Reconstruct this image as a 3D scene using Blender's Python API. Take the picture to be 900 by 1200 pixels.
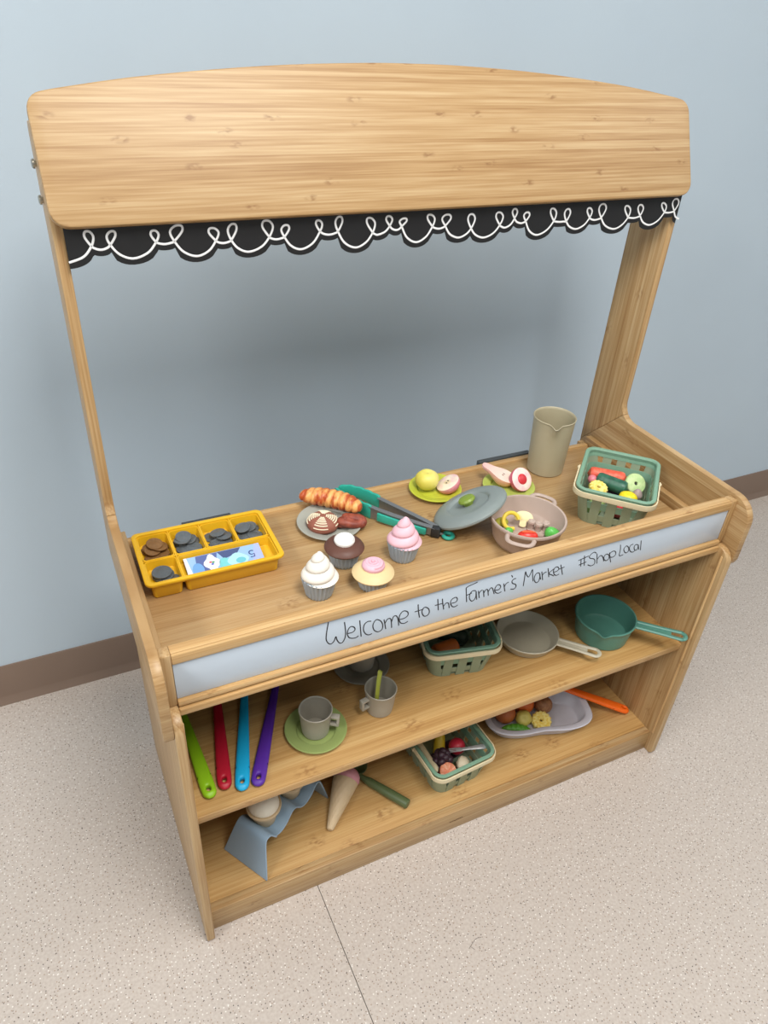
import bpy, bmesh, math, random
from mathutils import Vector, Matrix, Euler
random.seed(7)
PI = math.pi
S = bpy.context.scene
for o_ in list(bpy.data.objects): bpy.data.objects.remove(o_)
COL = S.collection

# ------------------------------------------------------------------ camera, world, lights, exposure
cam_d = bpy.data.cameras.new('camera'); cam = bpy.data.objects.new('camera', cam_d); COL.objects.link(cam)
cam.location = (-0.0484, -0.6477, 1.3033)
cam.rotation_euler = (0.9692, -0.0542, -0.4440)
cam_d.sensor_fit = 'HORIZONTAL'; cam_d.sensor_width = 36.0; cam_d.lens = 870.43 / 900 * 36.0
cam_d.clip_start = 0.02
S.camera = cam
S.view_settings.view_transform = 'Standard'; S.view_settings.look = 'None'
S.view_settings.gamma = 1.0; S.view_settings.use_curve_mapping = False
S.view_settings.exposure = -0.06
W = bpy.data.worlds.new('world'); S.world = W; W.use_nodes = True
W.node_tree.nodes['Background'].inputs[0].default_value = (0.90, 0.95, 1.0, 1)
W.node_tree.nodes['Background'].inputs[1].default_value = 0.30
def troffer(x, y, watts, sx=0.7, sy=1.2):          # ceiling panels: first read off glare and shadow, others assumed as fill
    l = bpy.data.lights.new('ceiling_panel_light', 'AREA'); l.shape = 'RECTANGLE'; l.size = sx; l.size_y = sy
    l.energy = watts; l.color = (1.0, 0.985, 0.96)
    o = bpy.data.objects.new('ceiling_panel_light', l); COL.objects.link(o); o.location = (x, y, 2.62)
troffer(0.45, -0.86, 54.0)
troffer(-1.90, -0.86, 60.0)  # unseen panel, assumed; raised as fill for the wall shadow and left floor
troffer(2.85, -0.86, 26.0)  # unseen panel, assumed; fills the wall shadow from the right
troffer(0.50, -3.3, 13.0)  # unseen panel behind the camera, assumed; raised to brighten upright faces

# ------------------------------------------------------------------ materials
def lin(c):
    c = c / 255.0
    return c / 12.92 if c <= 0.04045 else ((c + 0.055) / 1.055) ** 2.4
def rgb(r, g, b): return (lin(r), lin(g), lin(b), 1.0)
MATS = {}
def new_mat(name):
    m = bpy.data.materials.new(name); m.use_nodes = True
    nt = m.node_tree; b = nt.nodes['Principled BSDF']
    return m, nt, b
def N(nt, t, **kw):
    n = nt.nodes.new(t)
    for k, v in kw.items(): setattr(n, k, v)
    return n
def plastic(name, c, rough=0.42, var=0.05, scale=60, bump=0.0, spec=0.5, coat=0.0, metal=0.0):
    """one coloured surface with a slight procedural mottle"""
    if name in MATS: return MATS[name]
    m, nt, b = new_mat(name)
    tc = N(nt, 'ShaderNodeTexCoord'); no = N(nt, 'ShaderNodeTexNoise'); no.inputs['Scale'].default_value = scale
    no.inputs['Detail'].default_value = 3
    nt.links.new(tc.outputs['Object'], no.inputs['Vector'])
    mx = N(nt, 'ShaderNodeMix', data_type='RGBA')
    base = rgb(*c)
    mx.inputs[6].default_value = tuple(min(1, v * (1 - var)) for v in base[:3]) + (1,)
    mx.inputs[7].default_value = tuple(min(1, v * (1 + var)) for v in base[:3]) + (1,)
    nt.links.new(no.outputs['Fac'], mx.inputs[0]); nt.links.new(mx.outputs[2], b.inputs['Base Color'])
    b.inputs['Roughness'].default_value = rough; b.inputs['Specular IOR Level'].default_value = spec
    b.inputs['Metallic'].default_value = metal; b.inputs['Coat Weight'].default_value = coat
    if bump:
        bp = N(nt, 'ShaderNodeBump'); bp.inputs['Strength'].default_value = bump; bp.inputs['Distance'].default_value = 0.002
        nt.links.new(no.outputs['Fac'], bp.inputs['Height']); nt.links.new(bp.outputs[0], b.inputs['Normal'])
    MATS[name] = m; return m
def two_tone(name, c1, c2, scale=40, lo=0.4, hi=0.6, rough=0.5, stretch=(1, 1, 1), bump=0.0, wave=False):
    """patchy surface of two colours (baked crust, fruit skin, woven print)"""
    if name in MATS: return MATS[name]
    m, nt, b = new_mat(name)
    tc = N(nt, 'ShaderNodeTexCoord'); mp = N(nt, 'ShaderNodeMapping'); mp.inputs['Scale'].default_value = stretch
    nt.links.new(tc.outputs['Object'], mp.inputs[0])
    if wave:
        no = N(nt, 'ShaderNodeTexWave'); no.inputs['Scale'].default_value = scale; no.inputs['Distortion'].default_value = 0.6
        no.bands_direction = 'X'
    else:
        no = N(nt, 'ShaderNodeTexNoise'); no.inputs['Scale'].default_value = scale; no.inputs['Detail'].default_value = 2
    nt.links.new(mp.outputs[0], no.inputs['Vector'])
    mr = N(nt, 'ShaderNodeMapRange'); mr.inputs[1].default_value = lo; mr.inputs[2].default_value = hi
    nt.links.new(no.outputs['Fac'], mr.inputs[0])
    mx = N(nt, 'ShaderNodeMix', data_type='RGBA'); mx.inputs[6].default_value = rgb(*c1); mx.inputs[7].default_value = rgb(*c2)
    nt.links.new(mr.outputs[0], mx.inputs[0]); nt.links.new(mx.outputs[2], b.inputs['Base Color'])
    b.inputs['Roughness'].default_value = rough
    if bump:
        bp = N(nt, 'ShaderNodeBump'); bp.inputs['Strength'].default_value = bump; bp.inputs['Distance'].default_value = 0.002
        nt.links.new(no.outputs['Fac'], bp.inputs['Height']); nt.links.new(bp.outputs[0], b.inputs['Normal'])
    MATS[name] = m; return m
def axis_blend(name, c1, c2, axis, a, b_, rough=0.5, noise=0.25, scale=60):
    """colour that changes along one axis of the thing itself (blush of a fruit, dyed skin), broken up by noise"""
    if name in MATS: return MATS[name]
    m, nt, b = new_mat(name)
    tc = N(nt, 'ShaderNodeTexCoord'); sp = N(nt, 'ShaderNodeSeparateXYZ'); nt.links.new(tc.outputs['Object'], sp.inputs[0])
    no = N(nt, 'ShaderNodeTexNoise'); no.inputs['Scale'].default_value = scale; nt.links.new(tc.outputs['Object'], no.inputs['Vector'])
    mr = N(nt, 'ShaderNodeMapRange'); mr.inputs[1].default_value = a; mr.inputs[2].default_value = b_; mr.clamp = False
    nt.links.new(sp.outputs[axis], mr.inputs[0])
    ad = N(nt, 'ShaderNodeMath', operation='MULTIPLY_ADD'); ad.inputs[1].default_value = noise * 2; nt.links.new(no.outputs['Fac'], ad.inputs[0])
    s2 = N(nt, 'ShaderNodeMath', operation='SUBTRACT'); s2.inputs[1].default_value = noise; s2.use_clamp = True
    nt.links.new(mr.outputs[0], ad.inputs[2]); nt.links.new(ad.outputs[0], s2.inputs[0])
    mx = N(nt, 'ShaderNodeMix', data_type='RGBA'); mx.inputs[6].default_value = rgb(*c1); mx.inputs[7].default_value = rgb(*c2)
    nt.links.new(s2.outputs[0], mx.inputs[0]); nt.links.new(mx.outputs[2], b.inputs['Base Color'])
    b.inputs['Roughness'].default_value = rough
    MATS[name] = m; return m
def bamboo(name, axis, strip=0.0062, tint=0.66, rough=0.40, contrast=1.0, knot_r=0.15, knot_k=0.5, ku=8.5, kv_=13.0, hue=(1.0, 1.0), damp=1.0):
    """laminated bamboo: narrow strips along `axis`, fine fibres, small node marks"""
    if name in MATS: return MATS[name]
    m, nt, b = new_mat(name); L = nt.links.new
    tc = N(nt, 'ShaderNodeTexCoord'); sp = N(nt, 'ShaderNodeSeparateXYZ'); L(tc.outputs['Object'], sp.inputs[0])
    oth = [i for i in range(3) if i != axis]
    def math_(op, a, bb=None, c=None):
        n = N(nt, 'ShaderNodeMath', operation=op)
        for i, v in enumerate((a, bb, c)):
            if v is None: continue
            if isinstance(v, (int, float)): n.inputs[i].default_value = v
            else: L(v, n.inputs[i])
        return n.outputs[0]
    u = sp.outputs[axis]; v = math_('ADD', math_('MULTIPLY', sp.outputs[oth[0]], damp), sp.outputs[oth[1]])
    idx = math_('FLOOR', math_('DIVIDE', v, strip))
    wn = N(nt, 'ShaderNodeTexWhiteNoise', noise_dimensions='1D'); L(idx, wn.inputs['W'])
    # strips are butt-jointed pieces: their tone also changes along the length
    ln = N(nt, 'ShaderNodeCombineXYZ'); L(math_('MULTIPLY', u, 1.8), ln.inputs[0]); L(math_('MULTIPLY', idx, 3.71), ln.inputs[1])
    n1 = N(nt, 'ShaderNodeTexNoise', noise_dimensions='2D'); n1.inputs['Scale'].default_value = 1.0; n1.inputs['Detail'].default_value = 1
    L(ln.outputs[0], n1.inputs['Vector'])
    # fibres
    fv = N(nt, 'ShaderNodeCombineXYZ'); L(math_('MULTIPLY', u, 7.0), fv.inputs[0]); L(math_('MULTIPLY', sp.outputs[oth[0]], 330.0 * damp), fv.inputs[1]); L(math_('MULTIPLY', sp.outputs[oth[1]], 330.0), fv.inputs[2])
    n2 = N(nt, 'ShaderNodeTexNoise'); n2.inputs['Scale'].default_value = 1.0; n2.inputs['Detail'].default_value = 3
    L(fv.outputs[0], n2.inputs['Vector'])
    # node marks: sparse clusters of darker dashes
    cv = N(nt, 'ShaderNodeCombineXYZ'); L(math_('MULTIPLY', u, ku), cv.inputs[0]); L(math_('MULTIPLY', v, kv_), cv.inputs[1])
    vo = N(nt, 'ShaderNodeTexVoronoi', voronoi_dimensions='2D'); vo.inputs['Scale'].default_value = 1.0; L(cv.outputs[0], vo.inputs['Vector'])
    mk = N(nt, 'ShaderNodeMapRange'); mk.inputs[1].default_value = knot_r; mk.inputs[2].default_value = knot_r * 0.3; L(vo.outputs['Distance'], mk.inputs[0])
    kv = N(nt, 'ShaderNodeCombineXYZ'); L(math_('MULTIPLY', u, 85.0), kv.inputs[0]); L(math_('MULTIPLY', v, 210.0), kv.inputs[1])
    n3 = N(nt, 'ShaderNodeTexNoise', noise_dimensions='2D'); n3.inputs['Scale'].default_value = 1.0; n3.inputs['Detail'].default_value = 1; L(kv.outputs[0], n3.inputs['Vector'])
    k2 = N(nt, 'ShaderNodeMapRange'); k2.inputs[1].default_value = 0.44; k2.inputs[2].default_value = 0.66; L(n3.outputs['Fac'], k2.inputs[0])
    knot = math_('MULTIPLY', math_('MULTIPLY', mk.outputs[0], k2.outputs[0]), knot_k)
    tone = math_('ADD', math_('ADD', math_('MULTIPLY', wn.outputs['Value'], 0.26 * contrast), math_('MULTIPLY', n1.outputs['Fac'], 0.40 * contrast)), math_('MULTIPLY', n2.outputs['Fac'], 1.10 * contrast))
    tone = math_('ADD', tone, 0.5 - 0.88 * contrast)
    cr = N(nt, 'ShaderNodeValToRGB'); L(tone, cr.inputs[0])
    def T(c): 
        r = rgb(*c); return (r[0] * tint, r[1] * tint * hue[0], r[2] * tint * hue[1], 1)
    e = cr.color_ramp.elements; e[0].position = 0.15; e[0].color = T((182, 136, 82)); e[1].position = 0.85; e[1].color = T((232, 198, 148))
    x = e.new(0.5); x.color = T((211, 170, 116))
    mx = N(nt, 'ShaderNodeMix', data_type='RGBA'); L(knot, mx.inputs[0]); L(cr.outputs[0], mx.inputs[6]); mx.inputs[7].default_value = T((150, 100, 52))
    L(mx.outputs[2], b.inputs['Base Color'])
    b.inputs['Roughness'].default_value = rough
    bp = N(nt, 'ShaderNodeBump'); bp.inputs['Strength'].default_value = 0.06; bp.inputs['Distance'].default_value = 0.001
    L(n2.outputs['Fac'], bp.inputs['Height']); L(bp.outputs[0], b.inputs['Normal'])
    MATS[name] = m; return m
BX = bamboo('bamboo_along_x', 0); BY = bamboo('bamboo_along_y', 1, damp=0.08); BZ = bamboo('bamboo_along_z', 2)
BHEAD = bamboo('bamboo_header', 0, strip=0.0055, rough=0.46, knot_r=0.12, knot_k=0.65, ku=9.0, kv_=20.0)
BSHELF = bamboo('bamboo_shelf', 0, strip=0.019, rough=0.4, contrast=0.7, knot_r=0.17, knot_k=0.6, ku=7.0, kv_=9.0, hue=(0.95, 0.78), tint=0.74)
BTRAY = bamboo('bamboo_tray', 0, strip=0.019, rough=0.4, contrast=0.75, knot_r=0.17, knot_k=0.6, ku=7.0, kv_=9.0, tint=0.68)
BRAIL = bamboo('bamboo_rail_lit', 0, tint=0.82, hue=(0.99, 0.95), contrast=0.8)  # paler bamboo copy: light on rails and shelf edge put into the tint
BEND = bamboo('bamboo_end', 1, strip=0.004, contrast=0.9)

# ------------------------------------------------------------------ mesh builder
def smooth_path(P, sub=5, closed=False):
    """Catmull-Rom through the points"""
    P = [Vector(p) for p in P]; n = len(P)
    if n < 3 and not closed: return P
    out = []
    for i in range(n if closed else n - 1):
        g = (lambda k: P[k % n]) if closed else (lambda k: P[max(0, min(n - 1, k))])
        a, b, c, d = g(i - 1), g(i), g(i + 1), g(i + 2)
        for j in range(sub):
            t = j / sub
            out.append(0.5 * ((2 * b) + (c - a) * t + (2 * a - 5 * b + 4 * c - d) * t * t + (3 * b - a - 3 * c + d) * t ** 3))
    if not closed: out.append(P[-1])
    return out
def rrect(hx, hy, r, seg=5, cx=0, cy=0):
    pts = []
    for sx, sy, a0 in ((1, 1, 0), (-1, 1, PI / 2), (-1, -1, PI), (1, -1, 1.5 * PI)):
        for i in range(seg + 1):
            a = a0 + PI / 2 * i / seg
            pts.append((cx + sx * (hx - r) + r * math.cos(a), cy + sy * (hy - r) + r * math.sin(a)))
    return pts
class MB:
    def __init__(s): s.v = []; s.f = []
    def box(s, x0, x1, y0, y1, z0, z1):
        b = len(s.v)
        s.v += [(x, y, z) for z in (z0, z1) for y in (y0, y1) for x in (x0, x1)]
        s.f += [tuple(b + i for i in q) for q in ((0, 1, 3, 2), (4, 6, 7, 5), (0, 4, 5, 1), (2, 3, 7, 6), (0, 2, 6, 4), (1, 5, 7, 3))]
        return s
    def prism(s, pts, ax, a, b_):
        """polygon extruded along axis ax; pts are the two other coordinates in xyz order"""
        b = len(s.v); n = len(pts)
        for w in (a, b_):
            for p in pts:
                c = list(p); c.insert(ax, w); s.v.append(tuple(c))
        s.f.append(tuple(b + i for i in range(n))); s.f.append(tuple(b + n + i for i in reversed(range(n))))
        for i in range(n): s.f.append((b + i, b + (i + 1) % n, b + n + (i + 1) % n, b + n + i))
        return s
    def grid(s, fn, nu, nv, cu=False, cv=False, cap0=False, cap1=False):
        """fn(u,v) u,v in 0..1; u is the ring direction when cu"""
        b = len(s.v); U = nu if cu else nu + 1; V = nv if cv else nv + 1
        for j in range(V):
            for i in range(U): s.v.append(tuple(fn(i / nu, j / nv)))
        for j in range(nv):
            for i in range(nu):
                s.f.append((b + j * U + i, b + j * U + (i + 1) % U, b + ((j + 1) % V) * U + (i + 1) % U, b + ((j + 1) % V) * U + i))
        if cap0: s.f.append(tuple(b + i for i in reversed(range(U))))
        if cap1: s.f.append(tuple(b + (V - 1) * U + i for i in range(U)))
        return s
    def lathe(s, prof, seg=32, mod=None, closed=False):
        """prof (r,z) list about z; mod(theta,r,z)->(r,z). r==0 ends become poles"""
        b = len(s.v); rows = []
        for r, z in prof:
            if r <= 1e-7:
                rows.append([len(s.v)]); s.v.append((0, 0, z)); continue
            row = []
            for i in range(seg):
                t = 2 * PI * i / seg; rr, zz = (mod(t, r, z) if mod else (r, z))
                row.append(len(s.v)); s.v.append((rr * math.cos(t), rr * math.sin(t), zz))
            rows.append(row)
        pairs = list(zip(rows, rows[1:])) + ([(rows[-1], rows[0])] if closed else [])
        for A, B in pairs:
            for i in range(seg):
                j = (i + 1) % seg
                if len(A) == 1 and len(B) == 1: continue
                if len(A) == 1: s.f.append((A[0], B[j], B[i]))
                elif len(B) == 1: s.f.append((A[i], A[j], B[0]))
                else: s.f.append((A[i], A[j], B[j], B[i]))
        return s
    def tube(s, path, rad, seg=10, closed=False, flat=1.0, up=(0, 0, 1), caps=True):
        """sweep an ellipse; rad number or list; flat scales the `up` half-axis"""
        P = [Vector(p) for p in path]; n = len(P); b = len(s.v); up = Vector(up)
        for i in range(n):
            a = P[(i - 1) % n] if (closed or i > 0) else P[i]; c = P[(i + 1) % n] if (closed or i < n - 1) else P[i]
            t = (c - a).normalized(); sd = t.cross(up)
            if sd.length < 1e-6: sd = t.cross(Vector((1, 0.1, 0)))
            sd.normalize(); nn = sd.cross(t).normalized()
            r = rad[i] if isinstance(rad, (list, tuple)) else rad
            for k in range(seg):
                th = 2 * PI * k / seg
                s.v.append(tuple(P[i] + sd * (r * math.cos(th)) + nn * (r * flat * math.sin(th))))
        for i in range(n if closed else n - 1):
            for k in range(seg):
                s.f.append((b + i * seg + k, b + i * seg + (k + 1) % seg, b + ((i + 1) % n) * seg + (k + 1) % seg, b + ((i + 1) % n) * seg + k))
        if caps and not closed:
            s.f.append(tuple(b + k for k in reversed(range(seg)))); s.f.append(tuple(b + (n - 1) * seg + k for k in range(seg)))
        return s
    def ball(s, c, rx, ry, rz, nu=20, nv=12, fn=None, rot=None):
        b0 = len(s.v); prof = [(math.sin(PI * j / nv), -math.cos(PI * j / nv)) for j in range(nv + 1)]
        prof[0] = (0, -1); prof[-1] = (0, 1)
        s.lathe(prof, nu)
        for i in range(b0, len(s.v)):
            p = Vector(s.v[i])
            if fn: p = Vector(fn(p))
            p = Vector((p.x * rx, p.y * ry, p.z * rz))
            if rot: p = rot @ p
            s.v[i] = tuple(p + Vector(c))
        return s
    def xf(s, M, start=0):
        for i in range(start, len(s.v)): s.v[i] = tuple(M @ Vector(s.v[i]))
        return s
    def mesh(s, name, mat, smooth=True, angle=40, bevel=0.0, bseg=2, sub=0):
        me = bpy.data.meshes.new(name); me.from_pydata(s.v, [], s.f); me.validate()
        bm = bmesh.new(); bm.from_mesh(me)
        bmesh.ops.remove_doubles(bm, verts=bm.verts, dist=1e-6)
        bmesh.ops.recalc_face_normals(bm, faces=bm.faces)
        if bevel:
            ed = [e for e in bm.edges if len(e.link_faces) == 2 and e.calc_face_angle(0) > math.radians(25)]
            bmesh.ops.bevel(bm, geom=ed, offset=bevel, segments=bseg, profile=0.5, affect='EDGES', clamp_overlap=True)
        bm.to_mesh(me); bm.free()
        for p in me.polygons: p.use_smooth = smooth
        if smooth: me.set_sharp_from_angle(angle=math.radians(angle))
        me.materials.append(mat); return me
    def build(s, name, mat, parent=None, **kw):
        return obj(name, s.mesh(name, mat, **kw), parent)
def obj(name, me, parent=None):
    o = bpy.data.objects.new(name, me); COL.objects.link(o)
    if parent: o.parent = parent
    return o
def tag(o, label, cat, group=None):
    o['label'] = label; o['category'] = cat
    if group: o['group'] = group
    return o
def thing(name, label, cat, loc=(0, 0, 0), rotz=0.0, group=None, rot=None):
    o = bpy.data.objects.new(name, None); COL.objects.link(o); o.empty_display_size = 0.02
    o.location = loc; o.rotation_euler = rot if rot is not None else (0, 0, rotz)
    return tag(o, label, cat, group)
def solo(mb, name, mat, label, cat, loc=(0, 0, 0), rotz=0.0, group=None, rot=None, **kw):
    o = mb.build(name, mat, None, **kw); o.location = loc; o.rotation_euler = rot if rot is not None else (0, 0, rotz)
    return tag(o, label, cat, group)
def struct(o): o['kind'] = 'structure'; return o

# ------------------------------------------------------------------ the room
WY = 0.675; RX0, RX1, RY0, CEIL = -2.6, 3.8, -4.2, 2.65
def wall_paint():
    m, nt, b = new_mat('pale_blue_wall_paint'); L = nt.links.new
    tc = N(nt, 'ShaderNodeTexCoord'); n = N(nt, 'ShaderNodeTexNoise'); n.inputs['Scale'].default_value = 260; n.inputs['Detail'].default_value = 4
    L(tc.outputs['Object'], n.inputs['Vector'])
    n2 = N(nt, 'ShaderNodeTexNoise'); n2.inputs['Scale'].default_value = 5; L(tc.outputs['Object'], n2.inputs['Vector'])
    mx = N(nt, 'ShaderNodeMix', data_type='RGBA'); mx.inputs[6].default_value = rgb(181, 195, 206); mx.inputs[7].default_value = rgb(186, 200, 210)
    L(n2.outputs['Fac'], mx.inputs[0]); L(mx.outputs[2], b.inputs['Base Color'])
    bp = N(nt, 'ShaderNodeBump'); bp.inputs['Strength'].default_value = 0.12; bp.inputs['Distance'].default_value = 0.001
    L(n.outputs['Fac'], bp.inputs['Height']); L(bp.outputs[0], b.inputs['Normal'])
    b.inputs['Roughness'].default_value = 0.6
    return m
def vinyl():
    m, nt, b = new_mat('speckled_vinyl'); L = nt.links.new
    tc = N(nt, 'ShaderNodeTexCoord')
    nb = N(nt, 'ShaderNodeTexNoise'); nb.inputs['Scale'].default_value = 220; nb.inputs['Detail'].default_value = 2; L(tc.outputs['Object'], nb.inputs['Vector'])
    mr = N(nt, 'ShaderNodeMapRange'); mr.inputs[1].default_value = 0.35; mr.inputs[2].default_value = 0.65; L(nb.outputs['Fac'], mr.inputs[0])
    mx = N(nt, 'ShaderNodeMix', data_type='RGBA'); mx.inputs[6].default_value = rgb(180, 168, 158); mx.inputs[7].default_value = rgb(191, 181, 172)
    L(mr.outputs[0], mx.inputs[0]); cur = mx.outputs[2]
    for sc, thr, col, keep, off in ((150, 0.14, (120, 104, 92), 0.72, 0.0), (150, 0.15, (72, 64, 62), 0.86, 3.3), (150, 0.16, (226, 221, 215), 0.74, 7.1), (120, 0.13, (158, 138, 122), 0.62, 11.7)):
        mp = N(nt, 'ShaderNodeMapping'); mp.inputs['Location'].default_value = (off, off * 0.7, 0); L(tc.outputs['Object'], mp.inputs[0])
        vo = N(nt, 'ShaderNodeTexVoronoi', voronoi_dimensions='2D'); vo.inputs['Scale'].default_value = sc; L(mp.outputs[0], vo.inputs['Vector'])
        a = N(nt, 'ShaderNodeMath', operation='LESS_THAN'); a.inputs[1].default_value = thr; L(vo.outputs['Distance'], a.inputs[0])
        sx = N(nt, 'ShaderNodeSeparateColor'); L(vo.outputs['Color'], sx.inputs[0])
        g = N(nt, 'ShaderNodeMath', operation='GREATER_THAN'); g.inputs[1].default_value = keep; L(sx.outputs[0], g.inputs[0])
        mu = N(nt, 'ShaderNodeMath', operation='MULTIPLY'); L(a.outputs[0], mu.inputs[0]); L(g.outputs[0], mu.inputs[1])
        m2 = N(nt, 'ShaderNodeMath', operation='MULTIPLY'); m2.inputs[1].default_value = 0.85; L(mu.outputs[0], m2.inputs[0])
        x = N(nt, 'ShaderNodeMix', data_type='RGBA'); L(m2.outputs[0], x.inputs[0]); L(cur, x.inputs[6]); x.inputs[7].default_value = rgb(*col); cur = x.outputs[2]
    L(cur, b.inputs['Base Color']); b.inputs['Roughness'].default_value = 0.45; b.inputs['Specular IOR Level'].default_value = 0.35
    return m
WALL = wall_paint(); VINYL = vinyl()
FL = struct(MB().box(RX0, RX1, RY0, WY + 0.1, -0.1, -0.004).build('floor', plastic('floor_joint', (92, 84, 76), 0.7), smooth=False))
SEAM = 0.2155
MB().box(RX0, SEAM - 0.0006, RY0, WY, -0.004, 0).build('vinyl_sheet', VINYL, FL, smooth=False)
MB().box(SEAM + 0.0006, 2.05, RY0, WY, -0.004, 0).build('vinyl_sheet', VINYL, FL, smooth=False)
MB().box(2.0512, RX1, RY0, WY, -0.004, 0).build('vinyl_sheet', VINYL, FL, smooth=False)
m_ = MB()
for P in ([(0.409, -0.185), (0.414, -0.182), (0.428, -0.1757), (0.4374, -0.1775)], [(0.413, -0.183), (0.417, -0.190)]):
    m_.tube(smooth_path([(a, b, 0.00005) for a, b in P], 4), 0.0005, 6, flat=0.3)
m_.build('scuff_mark', plastic('scuff_grey', (120, 112, 106), 0.7), FL)
struct(MB().box(RX0, RX1, WY, WY + 0.1, -0.1, CEIL).build('wall_back', WALL, smooth=False))
struct(MB().box(RX0 - 0.1, RX0, RY0, WY + 0.1, -0.1, CEIL).build('wall_left', WALL, smooth=False))
struct(MB().box(RX1, RX1 + 0.1, RY0, WY + 0.1, -0.1, CEIL).build('wall_right', WALL, smooth=False))
struct(MB().box(RX0, RX1, RY0 - 0.1, RY0, -0.1, CEIL).build('wall_front', WALL, smooth=False))
struct(MB().box(RX0 - 0.1, RX1 + 0.1, RY0 - 0.1, WY + 0.1, CEIL, CEIL + 0.1).build('ceiling', plastic('ceiling_white', (232, 230, 224), 0.8), smooth=False))
# coved vinyl baseboard: flat top lip, little toe at the floor
bp_ = [(WY, 0.0), (WY - 0.012, 0.0), (WY - 0.0105, 0.004), (WY - 0.005, 0.016), (WY - 0.004, 0.022), (WY - 0.004, 0.1015), (WY - 0.003, 0.104), (WY, 0.104)]
struct(MB().prism(bp_, 0, RX0, RX1).build('baseboard_back', plastic('taupe_rubber', (124, 104, 90), 0.5, var=0.03, scale=15)))

# ------------------------------------------------------------------ the market stand
T = 0.0135                                   # board thickness
ZT, ZM, ZB = 0.549, 0.307, 0.054             # tray floor, middle shelf, bottom shelf
ST = thing('market_stand', 'bamboo play market stand with curved header board, tray top and two shelves', 'market stand')
YB = 0.405
def part(mb, name, mat, bevel=0.0018, parent=None, **kw): return mb.build(name, mat, parent or ST, bevel=bevel, **kw)
# lower shelf unit
def arc(cx, cy, r, a0, a1, n=7): return [(cx + r * math.cos(math.radians(a0 + (a1 - a0) * i / n)), cy + r * math.sin(math.radians(a0 + (a1 - a0) * i / n))) for i in range(n + 1)]
low = [(0.006, 0.0), (0.0, 0.006)] + arc(0.024, 0.5215, 0.024, 180, 90) + [(0.43, 0.5455), (0.43, 0.0)]
for x0 in (T + 0.0003, 1 - 2 * T):
    part(MB().prism(low, 0, x0, x0 + T - 0.0003), 'lower_side_panel', BZ, 0.0022, bseg=3)
part(MB().box(2 * T, 1 - 2 * T, 0.0348, 0.40, 0.040, ZB), 'bottom_shelf', BSHELF, 0.0004)
kick = part(MB().box(2 * T, 1 - 2 * T, 0.0185, 0.0346, 0.0, ZB), 'kick_board', bamboo('bamboo_kick', 0, tint=0.62), 0.0009)
m_ = MB()                                    # tiny illegible maker's stamp
xx = 0.4838
for k, (w, h, d) in enumerate([(2.0, 3.2, 0), (3.0, 2.2, 0), (3.0, 2.4, 0), (3.2, 3.4, -1), (1.6, 3.4, 0), (2.6, 2.6, 0), (1.8, 3.4, 0), (3.0, 2.6, 0), (2.6, 2.6, 0)]):
    x1 = xx + w * 1e-3; z0 = 0.0252 + d * 1e-3 + k * 0.00008; z1 = z0 + h * 1e-3
    m_.box(xx, xx + 0.0009, 0.0182, 0.0184, z0, z1); m_.box(xx, x1, 0.0182, 0.0184, z0 + 0.0004 * (k % 3), z0 + 0.0011 + 0.0004 * (k % 3))
    if k % 2: m_.box(x1 - 0.0009, x1, 0.0182, 0.0184, z0, z1 - 0.0006)
    xx = x1 + 0.0007
m_.build('maker_stamp', plastic('stamp_brown', (92, 68, 40), 0.8), kick, smooth=False)
part(MB().box(2 * T, 1 - 2 * T, 0.0266, 0.40, 0.2925, ZM), 'middle_shelf', BSHELF, 0.0003)
part(MB().box(2 * T, 1 - 2 * T, 0.0245, 0.0265, 0.2925, ZM), 'lit_shelf_edge', BRAIL, 0.0009)  # added strip, light falling on the shelf edge put into its paler colour
part(MB().box(2 * T, 1 - 2 * T, 0.40, 0.412, 0.0, 0.5335), 'back_panel', plastic('panel_shade_dark', (52, 34, 24), 0.6, var=0.1), 0.001)  # dark colour stands in for the shade inside the shelves
part(MB().box(2 * T, 1 - 2 * T, 0.041, 0.40, 0.531, 0.5425), 'top_panel', plastic('panel_shade_dark', (52, 34, 24), 0.6, var=0.1), 0.001)  # same shade colour, added to cut bounce under the tray
part(MB().box(2 * T, 1 - 2 * T, 0.0235, 0.0405, 0.5325, 0.5448), 'front_rail', BRAIL, 0.0022)
for xs in (2 * T, 1 - 2 * T - 0.0012):        # pale edge strip let into each inner side
    part(MB().box(xs, xs + 0.0012, 0.0105, 0.0145, 0.057, 0.531), 'edge_strip', bamboo('bamboo_pale', 2, tint=0.95), 0.0004)
# topper: side panels = upright (grain up) + arm (grain along depth), diagonal joint between them
f = 0.034
fil = arc(0.343 - f, 0.642 + f, f, 0, -90, 8)                     # concave corner, going from the upright down to the arm
mid = fil[4]
zt_ = 1.165; yb_ = lambda z: 0.3642 + (z - 1.1242) * 0.43540
upr = [(0.437, 0.545), (0.437, zt_ - 0.012), (0.425, zt_), (yb_(zt_), zt_), (0.343, 1.0755)] + fil[:5]
arm = fil[4:] + arc(0.041, 0.642 - 0.041, 0.041, 90, 180, 8) + [(0.0, 0.527), (0.004, 0.516), (0.014, 0.513), (0.437, 0.513), (0.437, 0.545)]
for x0 in (0.0, 1 - T):
    part(MB().prism(upr, 0, x0, x0 + T), 'upright', BZ, 0.0014)
    part(MB().prism(arm, 0, x0, x0 + T), 'side_arm', BY, 0.0014)
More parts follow.
